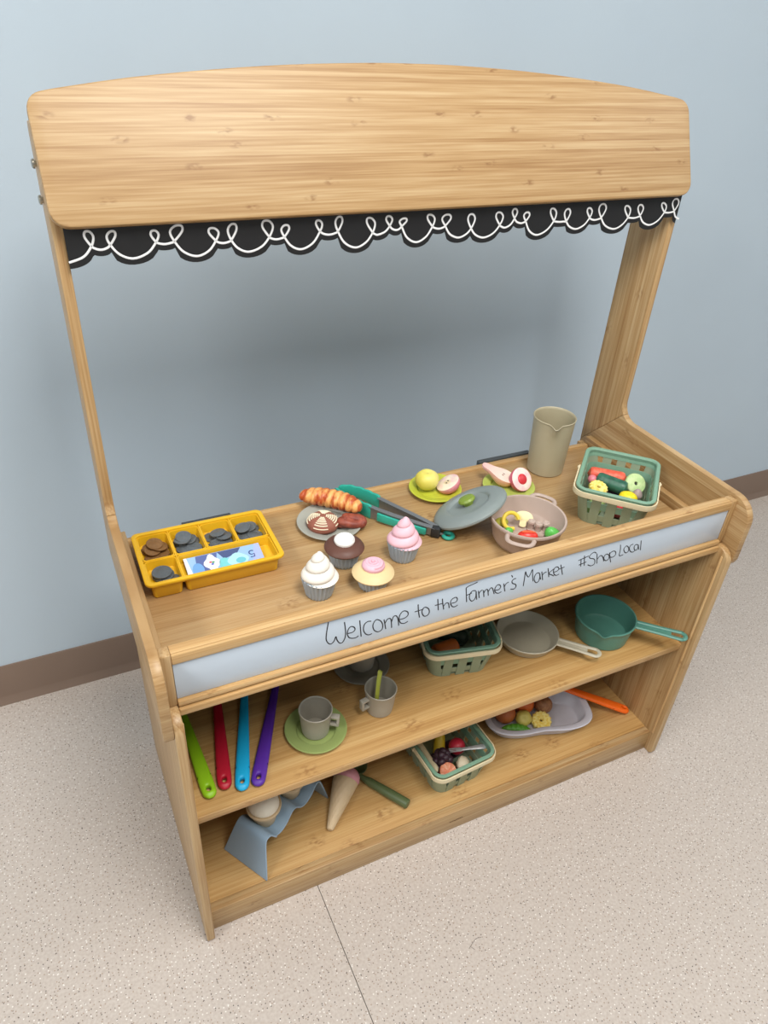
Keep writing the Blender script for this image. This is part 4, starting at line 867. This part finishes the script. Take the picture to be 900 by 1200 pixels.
# basket on the bottom shelf
GR = thing('blackberry', 'cluster of dark purple toy berries in the bottom shelf basket', 'berries'); GR.matrix_world = B3.matrix_basis @ Matrix.Translation((-0.0210, -0.0270, FZ))
BERRY = plastic('berry_purple', (62, 40, 52), 0.4)
bme = MB().ball((0, 0, 0), 0.0082, 0.0082, 0.0082, 12, 8).mesh('berry', BERRY)
for k in range(26):
    zf = k / 25; r = 0.0165 * math.sin(0.35 + 2.5 * zf); a = k * 2.4
    o = obj('berry', bme, GR); o.location = (r * math.cos(a), r * math.sin(a), 0.0084 + 0.048 * zf)
food('banana_piece', 'banana', 'yellow toy fruit piece at the back of the bottom shelf basket', B3, (-0.0020, 0.0100, FZ + 0.0300), taper(0.050, 0.0130, 0.0100), plastic('mustard_yellow', (214, 186, 46), 0.45), (0, -50, 60))
food('red_radish', 'radish', 'round red toy radish beside the dark berries in the bottom shelf basket', B3, (0.0240, -0.0130, FZ + 0.0360), MB().ball((0, 0, 0), 0.0170, 0.0165, 0.0165, 20, 12), plastic('radish_red', (198, 44, 66), 0.35))
food('purple_plum', 'plum', 'dark toy plum under the red radish in the bottom shelf basket', B3, (0.0240, 0.0000, FZ + 0.0140), MB().ball((0, 0, 0), 0.020, 0.020, 0.0140, 18, 10), plastic('plum_dark', (70, 36, 56), 0.4))
food('toy_mushroom', 'mushroom', 'cream toy mushroom at the front of the bottom shelf basket', B3, (0.0130, -0.0480, FZ + 0.0270), MB().lathe([(0, -0.010), (0.006, -0.010), (0.0065, -0.003), (0.0150, -0.004), (0.0170, 0.000), (0.0150, 0.008), (0.009, 0.0135), (0, 0.0150)], 28), plastic('cap_cream', (226, 214, 184), 0.5), (70, 0, 40))
food('green_lime', 'lime', 'dark green toy lime low in the bottom shelf basket', B3, (0.0080, -0.0420, FZ + 0.0110), MB().ball((0, 0, 0), 0.0150, 0.0130, 0.0110, 18, 10), plastic('lime_dark', (92, 112, 78), 0.45))
food('orange_slice', 'orange', 'salmon orange toy citrus slice at the front left of the bottom shelf basket', B3, (-0.0260, -0.0555, FZ + 0.0390), MB().lathe([(0, -0.004), (0.0150, -0.004), (0.0165, -0.002), (0.0165, 0.003), (0.0150, 0.0042), (0.0040, 0.0036), (0, 0.0040)], 32, lambda t, r, z: (r, z + (0.0006 * math.cos(8 * t) if 0.003 < r < 0.0155 and z > 0 else 0))), two_tone('salmon_flesh', (226, 128, 92), (236, 164, 128), 160, 0.4, 0.6, 0.4), (24, -8, 0))
food('red_apple', 'apple', 'dark red toy apple under the citrus slice in the bottom shelf basket', B3, (-0.0280, -0.0480, FZ + 0.0170), MB().ball((0, 0, 0), 0.0175, 0.0150, 0.0165, 18, 10, apple_fn), plastic('apple_dark_red', (168, 40, 40), 0.4))
food('bread_stick', 'bread', 'cream toy stick along the left side of the bottom shelf basket', B3, (-0.0430, -0.0080, FZ + 0.0400), taper(0.080, 0.0062, 0.0058), plastic('stick_cream', (226, 212, 174), 0.5), (0, 0, 88))
FK = thing('toy_fork', 'silver grey toy fork lying across the food in the bottom shelf basket', 'fork'); FK.matrix_world = B3.matrix_basis @ Matrix.Translation((0.0270, -0.0370, FZ + 0.0530)) @ Euler((0, math.radians(-2), math.radians(-22))).to_matrix().to_4x4()
SILV = plastic('silver_plastic', (176, 178, 178), 0.3, metal=0.25)
MB().tube([(-0.010, 0, 0.001), (0.006, 0, 0.002), (0.024, 0, 0.003), (0.036, 0, 0.003), (0.0385, 0, 0.003)], [0.0036, 0.0040, 0.0055, 0.0062, 0.0040], 12, flat=0.42).build('handle', SILV, FK)
MB().box(-0.020, -0.009, -0.0045, 0.0045, 0.0000, 0.0018).build('neck', SILV, FK, bevel=0.0006)
for k in range(3): MB().box(-0.034, -0.020, -0.0045 + 0.0035 * k, -0.0025 + 0.0035 * k, 0.0000, 0.0016).build('tine', SILV, FK, bevel=0.0004)

# ------------------------------------------------------------------ utensils on the middle shelf
def utensil(name, label, cat, end, back, z, mat, head='spatula', tilt=0.0, W_=0.0112):
    e = Vector((end[0], end[1], z)); bk = Vector((back[0], back[1], z)); d = bk - e; ang = math.atan2(d.y, d.x)
    t = thing(name, label, cat, e, rot=(0, tilt, ang), group='silicone kitchen utensils')
    L = 0.215; hx, hr = 0.0150, (0.0052, 0.0036); x_end = 0.040; K = 56; m = MB()
    def half(x):
        q = x / L
        w = W_ * (1.0 - 0.10 * ((0.13 - q) / 0.13) ** 2) if q < 0.13 else W_ * max(0.50, 1.0 - 0.62 * (q - 0.13) ** 1.15)
        return w * math.sqrt(max(0.0, 1 - ((0.012 - x) / 0.012) ** 2)) if x < 0.012 else w
    def hz(x, y):
        w = half(x); k = min(1.0, abs(y) / w) if w > 1e-6 else 1.0
        c = k ** (1 / 0.75); z = 0.0056 * max(0.0, 1 - c * c) ** 0.375
        return z * min(1.0, math.sqrt(max(0.0, x) / 0.006)) * (1 - 0.15 * x / L)
    oc = []
    for k in range(K):
        a = 2 * PI * k / K; dx, dy = math.cos(a), math.sin(a); lo, hi = 0.0, 0.06
        for _ in range(28):
            md = (lo + hi) / 2; X_, Y_ = hx + dx * md, dy * md
            lo, hi = (md, hi) if (0 < X_ < x_end and abs(Y_) < half(X_)) else (lo, md)
        oc.append((hx + dx * lo, dy * lo))
    ic = [(hx + hr[0] * math.cos(2 * PI * k / K), hr[1] * math.sin(2 * PI * k / K)) for k in range(K)]
    def layer(sc, sg, drop=0.0):
        b = len(m.v)
        for k in range(K):
            x, y = ic[k][0] + (oc[k][0] - ic[k][0]) * sc, ic[k][1] + (oc[k][1] - ic[k][1]) * sc
            m.v.append((x, y, 0.0060 + sg * (hz(x, y) - drop)))
        return b
    SC = [(0.0, 0.0022), (0.06, 0.0008), (0.16, 0.0), (0.32, 0.0), (0.5, 0.0), (0.68, 0.0), (0.82, 0.0), (0.92, 0.0), (0.975, 0.0), (1.0, 0.0)]
    tops = [layer(a, 1, d) for a, d in SC]; bots = [layer(a, -1, d) for a, d in SC]
    seq = tops + bots[::-1]
    for q_, (A, B) in enumerate(zip(seq, seq[1:] + seq[:1])):
        if q_ == len(tops) - 1: continue
        for k in range(K): m.f.append((A + k, A + (k + 1) % K, B + (k + 1) % K, B + k))
    def fn(u, v):
        x = x_end - 0.0002 + (L - x_end) * v; w = half(x); a = 2 * PI * u
        c, s_ = math.cos(a), math.sin(a); p = 0.75
        return (x, w * math.copysign(abs(c) ** p, c), 0.0060 + 0.0056 * (1 - 0.15 * x / L) * math.copysign(abs(s_) ** p, s_))
    m.grid(fn, 28, 24, cu=True, cap1=True)
    m.build('handle', mat, t, angle=60)
    if head == 'spatula': MB().prism([(p[0], p[1]) for p in rrect(0.038, 0.022, 0.010, 5, L + 0.034, 0)], 2, 0.002, 0.0075).build('blade', mat, t, bevel=0.0015)
    else: MB().ball((L + 0.028, 0, 0.0068), 0.034, 0.022, 0.0065, 22, 12, lambda p: (p.x, p.y, p.z if p.z < 0 else p.z * 0.2)).build('bowl', mat, t)
    return t
for (lab, nm, e, bk, col, mt, hd_) in (
        ('lime green silicone utensil handle nearest the left side of the middle shelf', 'silicone_spatula', (0.0560, 0.0460), (0.0520, 0.217), (138, 186, 22), 'silicone_lime', 'spatula'),
        ('dark red silicone utensil handle on the middle shelf between green and blue', 'silicone_spoon', (0.0785, 0.0520), (0.1080, 0.203), (176, 20, 44), 'silicone_red', 'spoon'),
        ('bright blue silicone utensil handle on the middle shelf', 'silicone_spatula', (0.1010, 0.0400), (0.1550, 0.209), (22, 166, 214), 'silicone_blue', 'spatula'),
        ('purple silicone utensil handle on the middle shelf beside the blue one', 'silicone_spoon', (0.1240, 0.0385), (0.2120, 0.214), (84, 40, 150), 'silicone_purple', 'spoon')):
    utensil(nm, lab, 'utensil', e, bk, ZM + e_, plastic(mt, col, 0.48, var=0.03), hd_)
utensil('silicone_spoon', 'orange silicone utensil leaning on the dish rim on the bottom shelf', 'utensil', (0.9600, 0.0780), (0.8346, 0.153), ZB + 0.0022, plastic('silicone_orange', (242, 104, 16), 0.45, var=0.03), 'spoon', tilt=math.radians(-18))

# ------------------------------------------------------------------ cups and saucers
CUPM = plastic('cup_greige', (164, 158, 144), 0.42)
def cup(loc, ang, label):
    t = thing('cup', label, 'cup', loc, math.radians(ang), 'toy cups on the middle shelf')
    MB().lathe([(0, 0), (0.0205, 0), (0.0222, 0.0015), (0.0245, 0.020), (0.0268, 0.0478), (0.0276, 0.0490), (0.0276, 0.0506), (0.0266, 0.0512), (0.0254, 0.0500), (0.0230, 0.020), (0.0206, 0.0042), (0.0150, 0.0034), (0.0135, 0.0040), (0, 0.0040)], 44).build('body', CUPM, t)
    m = MB(); P = [(0.0225, 0.0405), (0.0385, 0.0405), (0.0395, 0.0395), (0.0390, 0.0205), (0.0375, 0.0195), (0.0215, 0.0195), (0.0215, 0.0235), (0.0345, 0.0240), (0.0350, 0.0245), (0.0350, 0.0360), (0.0345, 0.0365), (0.0225, 0.0365)]
    m.prism(P, 1, -0.0045, 0.0045).build('handle', CUPM, t, bevel=0.0009)
    return t
solo(plate_mesh(0.0515, 0.0098, 0.60), 'saucer', SAGE_P, 'sage green toy saucer under the front cup on the middle shelf', 'saucer', (0.2445, 0.1045, ZM + e_))
cup((0.2440, 0.1045, ZM + 0.0048), -32, 'greige toy cup standing on the sage green saucer')
c2 = cup((0.3620, 0.1080, ZM + e_), 190, 'greige toy cup with a lime stirrer on the bare middle shelf')
solo(MB().tube(smooth_path([(0, 0, 0), (0.0015, 0.0005, 0.025), (0.004, 0.001, 0.052), (0.006, 0.001, 0.068), (0.0065, 0.001, 0.0700)], 3), [0.0040] * 6 + [0.0044] * 4 + [0.0050] * 2 + [0.0030], 10, flat=0.45, up=(0, 1, 0)), 'stirrer', plastic('stirrer_lime', (196, 200, 84), 0.4), 'lime green stirring stick standing in the greige cup', 'stirrer', (0.3560, 0.1080, ZM + 0.0052), rot=(math.radians(-12), math.radians(4), math.radians(0)))
solo(plate_mesh(0.0515, 0.0098, 0.60), 'saucer', plastic('saucer_greige', (150, 146, 132), 0.42), 'greige toy saucer in the shade at the back of the middle shelf', 'saucer', (0.3720, 0.2080, ZM + e_))
cup((0.3730, 0.2100, ZM + 0.0048), 40, 'greige toy cup on the shaded back saucer of the middle shelf')

# ------------------------------------------------------------------ pans
def slot_handle(mb, r0, L, w0, w1, z, th, flat=0.6):
    """two rails joined at the end, with a thin web near the pan"""
    P = [(r0, -w0, z), (r0 + L * 0.5, -(w0 + w1) / 2 * 0.92, z), (r0 + L - w1, -w1, z)] + [(r0 + L - w1 + w1 * math.sin(a), -w1 * math.cos(a), z) for a in [PI * i / 8 for i in range(1, 8)]] + [(r0 + L - w1, w1, z), (r0 + L * 0.5, (w0 + w1) / 2 * 0.92, z), (r0, w0, z)]
    mb.tube(smooth_path(P, 3), th, 10, flat=flat)
    mb.box(r0 - 0.001, r0 + L * 0.72, -min(w0, w1), min(w0, w1), z - th * 0.5, z - th * 0.15)
    return mb
PANM = plastic('pan_beige', (182, 174, 152), 0.42)
PN = thing('frying_pan', 'beige toy frying pan with slotted handle on the middle shelf', 'frying pan', (0.6940, 0.1510, ZM + e_), math.radians(-47))
MB().lathe([(0, 0), (0.0460, 0), (0.0500, 0.0015), (0.0580, 0.0185), (0.0598, 0.0200), (0.0600, 0.0220), (0.0588, 0.0230), (0.0560, 0.0215), (0.0475, 0.0050), (0.0445, 0.0036), (0, 0.0036)], 56).build('body', PANM, PN)
slot_handle(MB(), 0.0570, 0.0800, 0.0074, 0.0092, 0.0190, 0.0038).build('handle', PANM, PN)
SPM = plastic('saucepan_teal', (84, 136, 122), 0.38)
SP = thing('saucepan', 'teal toy saucepan with pouring lip and slotted handle at the right of the middle shelf', 'saucepan', (0.8430, 0.1100, ZM + e_), math.radians(-45))
SA2 = math.radians(228 + 45)
def lip(t, r, z):
    d = (t - SA2 + PI) % (2 * PI) - PI; k = max(0, (z - 0.028) / 0.022) ** 1.5
    return r + 0.0075 * math.exp(-(d / 0.17) ** 2) * k, z - 0.0035 * math.exp(-(d / 0.12) ** 2) * k
MB().lathe([(0, 0), (0.0470, 0), (0.0500, 0.0020), (0.0525, 0.018), (0.0545, 0.032), (0.0560, 0.0430), (0.0582, 0.0450), (0.0590, 0.0475), (0.0580, 0.0495), (0.0560, 0.0490), (0.0540, 0.0420), (0.0520, 0.030), (0.0500, 0.016), (0.0480, 0.0065), (0.0450, 0.0042), (0.034, 0.0034), (0, 0.0034)], 72, lip).build('body', SPM, SP)
slot_handle(MB(), 0.0555, 0.0930, 0.0080, 0.0098, 0.0440, 0.0042).build('handle', SPM, SP)

# ------------------------------------------------------------------ bottom shelf: ice cream stand, cups, cone, scoop
BLU = plastic('stand_blue_grey', (144, 168, 188), 0.42, var=0.03)
sd = Vector((0.86, 0.51, 0)).normalized(); sw = Vector((0.51, -0.86, 0)).normalized(); O_ = Vector((0.1240, 0.0880, 0))
IS = thing('ice_cream_stand', 'wavy blue grey ice cream cone stand on the bottom shelf', 'stand', (O_.x, O_.y, ZB + e_), math.atan2(sd.y, sd.x))
prof = [(-0.0240, 0.0006), (-0.0160, 0.030), (-0.0070, 0.064), (-0.0015, 0.0745), (0.0050, 0.0760), (0.0110, 0.0725), (0.0200, 0.0605), (0.0300, 0.0545), (0.0400, 0.0545), (0.0520, 0.0605), (0.0620, 0.0715), (0.0700, 0.0755), (0.0780, 0.0720), (0.0870, 0.0610), (0.0970, 0.0545), (0.1070, 0.0545), (0.1190, 0.0600), (0.1290, 0.0715), (0.1350, 0.0755), (0.1410, 0.0730), (0.1460, 0.0640), (0.1560, 0.030), (0.1640, 0.0006)]
pp = smooth_path([(a, 0, b) for a, b in prof], 3)
m_ = MB(); n_ = len(pp)
for i, p in enumerate(pp):
    a = pp[max(0, i - 1)]; c = pp[min(n_ - 1, i + 1)]; d = (c - a).normalized(); nn = Vector((-d.z, 0, d.x)) * 0.0014
    hw = 0.033 + (0.017 * max(0.0, 1 - p.z / 0.074) if p.x < 0.02 else (0.004 * max(0.0, 1 - p.z / 0.074) if p.x > 0.14 else 0))
    for sg, q_ in ((-1, 1), (1, 1), (1, -1), (-1, -1)): m_.v.append((p.x + nn.x * q_, sg * hw, max(0.0, p.z + nn.z * q_)))
for i in range(n_ - 1):
    a, b = 4 * i, 4 * i + 4
    for k in range(4): m_.f.append((a + k, a + (k + 1) % 4, b + (k + 1) % 4, b + k))
m_.f += [(0, 1, 2, 3), (4 * n_ - 4, 4 * n_ - 3, 4 * n_ - 2, 4 * n_ - 1)]
m_.build('wavy_sheet', BLU, IS, bevel=0.0006, bseg=1)
WAF = plastic('wafer_tan', (204, 180, 144), 0.55, var=0.08)
def ice_cup(s, off, label):
    p = O_ + sd * s + sw * off; t = thing('ice_cream_cup', label, 'ice cream', (p.x, p.y, ZB + 0.0576), 0, 'toy ice cream cups')
    MB().lathe([(0, 0), (0.0180, 0), (0.0195, 0.0015), (0.0255, 0.0330), (0.0300, 0.0360), (0.0308, 0.0400), (0.0296, 0.0420), (0.0265, 0.0410), (0, 0.0360)], 40).build('wafer_cup', WAF, t)
    MB().lathe([(0.0262, 0.0405), (0.0270, 0.0440), (0.0255, 0.0520), (0.0205, 0.0610), (0.0125, 0.0665), (0, 0.0685)], 40).build('scoop', plastic('vanilla_scoop', (232, 224, 206), 0.6, var=0.03, scale=200, bump=0.2), t)
ice_cup(0.0355, -0.006, 'tan wafer cup with white scoop nearest the front of the blue grey stand')
ice_cup(0.1020, -0.006, 'tan wafer cup half hidden under the shelf edge in the blue grey stand')
CN = thing('ice_cream_cone', 'tan toy ice cream cone with pink scoop lying on the bottom shelf', 'ice cream')
ctip = Vector((0.2600, 0.0735, ZB + 0.0085)); ctop = Vector((0.3200, 0.1440, ZB + 0.0270)); cd = (ctop - ctip); CL = cd.length
CN.matrix_world = Matrix.Translation(ctip) @ cd.to_track_quat('Z', 'Y').to_matrix().to_4x4()
def waffle(t, r, z):
    if r < 0.004: return r, z
    k = abs(math.sin(7 * t + z * 160)) ** 6 + abs(math.sin(7 * t - z * 160)) ** 6
    return r - 0.0005 * (1 - min(1, k)), z
MB().lathe([(0, 0), (0.0048, 0.0004), (0.0068, 0.003)] + [(0.0068 + 0.0180 * k / 40, 0.003 + (CL - 0.003) * k / 40) for k in range(1, 41)] + [(0.0235, CL + 0.0005), (0, CL - 0.004)], 84, waffle).build('wafer_cone', WAF, CN)
MB().lathe([(0.0225, CL - 0.001), (0.0250, CL + 0.002), (0.0262, CL + 0.006), (0.0250, CL + 0.014), (0.019, CL + 0.0225), (0.010, CL + 0.0265), (0, CL + 0.0275)], 40).build('pink_scoop', plastic('strawberry_scoop', (214, 150, 160), 0.6), CN)
OLV = plastic('scoop_olive', (84, 98, 62), 0.42)
IC = thing('ice_cream_scoop', 'olive green toy ice cream scoop lying beside the cone on the bottom shelf', 'scoop', (0.3650, 0.1400, ZB + e_), math.atan2(0.056 - 0.130, 0.410 - 0.363))
MB().tube([(-0.004, 0, 0.0098), (0.006, 0, 0.0098), (0.060, 0, 0.0098), (0.090, 0, 0.0098), (0.0918, 0, 0.0098)], [0.0066, 0.0082, 0.0094, 0.0094, 0.0078], 20).build('handle', OLV, IC)
MB().tube([(-0.018, 0.0, 0.0110), (-0.002, 0, 0.0098)], [0.005, 0.006], 12).build('neck', OLV, IC)
m_ = MB().lathe([(0.0, -0.0200), (0.010, -0.0178), (0.0170, -0.0110), (0.0205, 0.0), (0.0212, 0.003), (0.0198, 0.003), (0.0185, 0.0), (0.0150, -0.0100), (0.009, -0.0158), (0.0, -0.0175)], 36)
m_.xf(Matrix.Translation((-0.0330, 0.0130, 0.0216)) @ Matrix.Rotation(math.radians(30), 4, 'Y'))
m_.build('bowl', OLV, IC)

# ------------------------------------------------------------------ oval dish with produce
LIL = plastic('lilac_white_plastic', (196, 194, 202), 0.4)
DR = math.radians(-15)
DS = thing('serving_dish', 'lilac white oblong toy serving dish on the bottom shelf', 'dish', (0.7590, 0.1420, ZB + e_), DR)
def dish_out(hx, hy, k=0.0, n=72):
    P = []
    for i in range(n):
        a = 2 * PI * i / n; c, s = math.cos(a), math.sin(a); e = 2 / 3.2
        x = hx * math.copysign(abs(c) ** e, c); y = hy * math.copysign(abs(s) ** e, s)
        y *= 1 - 0.10 * math.exp(-(x / 0.035) ** 2)            # waisted long sides
        P.append((x, y))
    return P
m_ = MB(); rings = []
for hx, hy, z in ((0.094, 0.040, 0.0), (0.099, 0.045, 0.0015), (0.108, 0.0525, 0.0260), (0.1165, 0.0600, 0.0290), (0.1180, 0.0615, 0.0310), (0.1165, 0.0600, 0.0330), (0.1060, 0.0500, 0.0318), (0.1030, 0.0470, 0.0290), (0.0955, 0.0410, 0.0060), (0.0920, 0.0380, 0.0032)):
    pts = dish_out(hx, hy); rings.append(list(range(len(m_.v), len(m_.v) + len(pts)))); m_.v += [(p[0], p[1], z) for p in pts]
for A, B in zip(rings, rings[1:]):
    for i in range(72): m_.f.append((A[i], A[(i + 1) % 72], B[(i + 1) % 72], B[i]))
m_.f += [tuple(rings[0]), tuple(rings[-1])]
m_.build('shell', LIL, DS)
DF = 0.0036
food('orange_fruit', 'orange', 'dark orange toy orange at the left end of the serving dish', DS, (-0.0670, 0.0070, DF + 0.0215), MB().ball((0, 0, 0), 0.0225, 0.0225, 0.0215, 22, 14), plastic('orange_dark', (190, 104, 52), 0.5, bump=0.15, scale=400))
food('orange_fruit', 'orange', 'bright orange toy orange at the back of the serving dish under the shelf', DS, (-0.0190, 0.0260, DF + 0.0215), MB().ball((0, 0, 0), 0.0225, 0.0220, 0.0215, 22, 14), plastic('orange_bright', (226, 112, 48), 0.5, bump=0.15, scale=400))
DA = food('small_apple', 'apple', 'small pale yellow toy apple in the serving dish', DS, (-0.0300, -0.0080, DF + 0.0170), MB().ball((0, 0, 0), 0.0172, 0.0172, 0.0176, 24, 16, apple_fn), plastic('apple_pale_yellow', (206, 190, 96), 0.4), (50, 0, -20))
food('walnut', 'nut', 'brown round toy walnut at the back of the serving dish', DS, (0.0240, 0.0190, DF + 0.0190), MB().ball((0, 0, 0), 0.0195, 0.0185, 0.0188, 24, 16), two_tone('walnut_brown', (172, 122, 82), (148, 100, 66), 120, 0.4, 0.6, 0.55, bump=0.3), (0, 0, 0))
food('corn_slice', 'corn', 'round toy corn slice in the serving dish', DS, (0.0080, -0.0150, DF + 0.0062), corn_slice(0.0205, 0.0130), CORN, (14, -10, 0))
PP = food('pea_pod', 'peas', 'bright green toy pea pod at the front of the serving dish', DS, (-0.0510, -0.0300, DF + 0.0095), MB().grid(lambda u, v: ((2 * v - 1) * 0.032, 0.0098 * math.cos(2 * PI * u) * (max(0, 1 - (2 * v - 1) ** 2) ** 0.6 + 0.03) + 0.004 * (1 - (2 * v - 1) ** 2), (0.0080 + 0.0010 * math.cos(v * 2 * PI * 6)) * math.sin(2 * PI * u) * (max(0, 1 - (2 * v - 1) ** 2) ** 0.6 + 0.03)), 20, 60, cu=True, cap0=True, cap1=True), plastic('pea_green', (84, 152, 48), 0.4), (0, 0, -14))
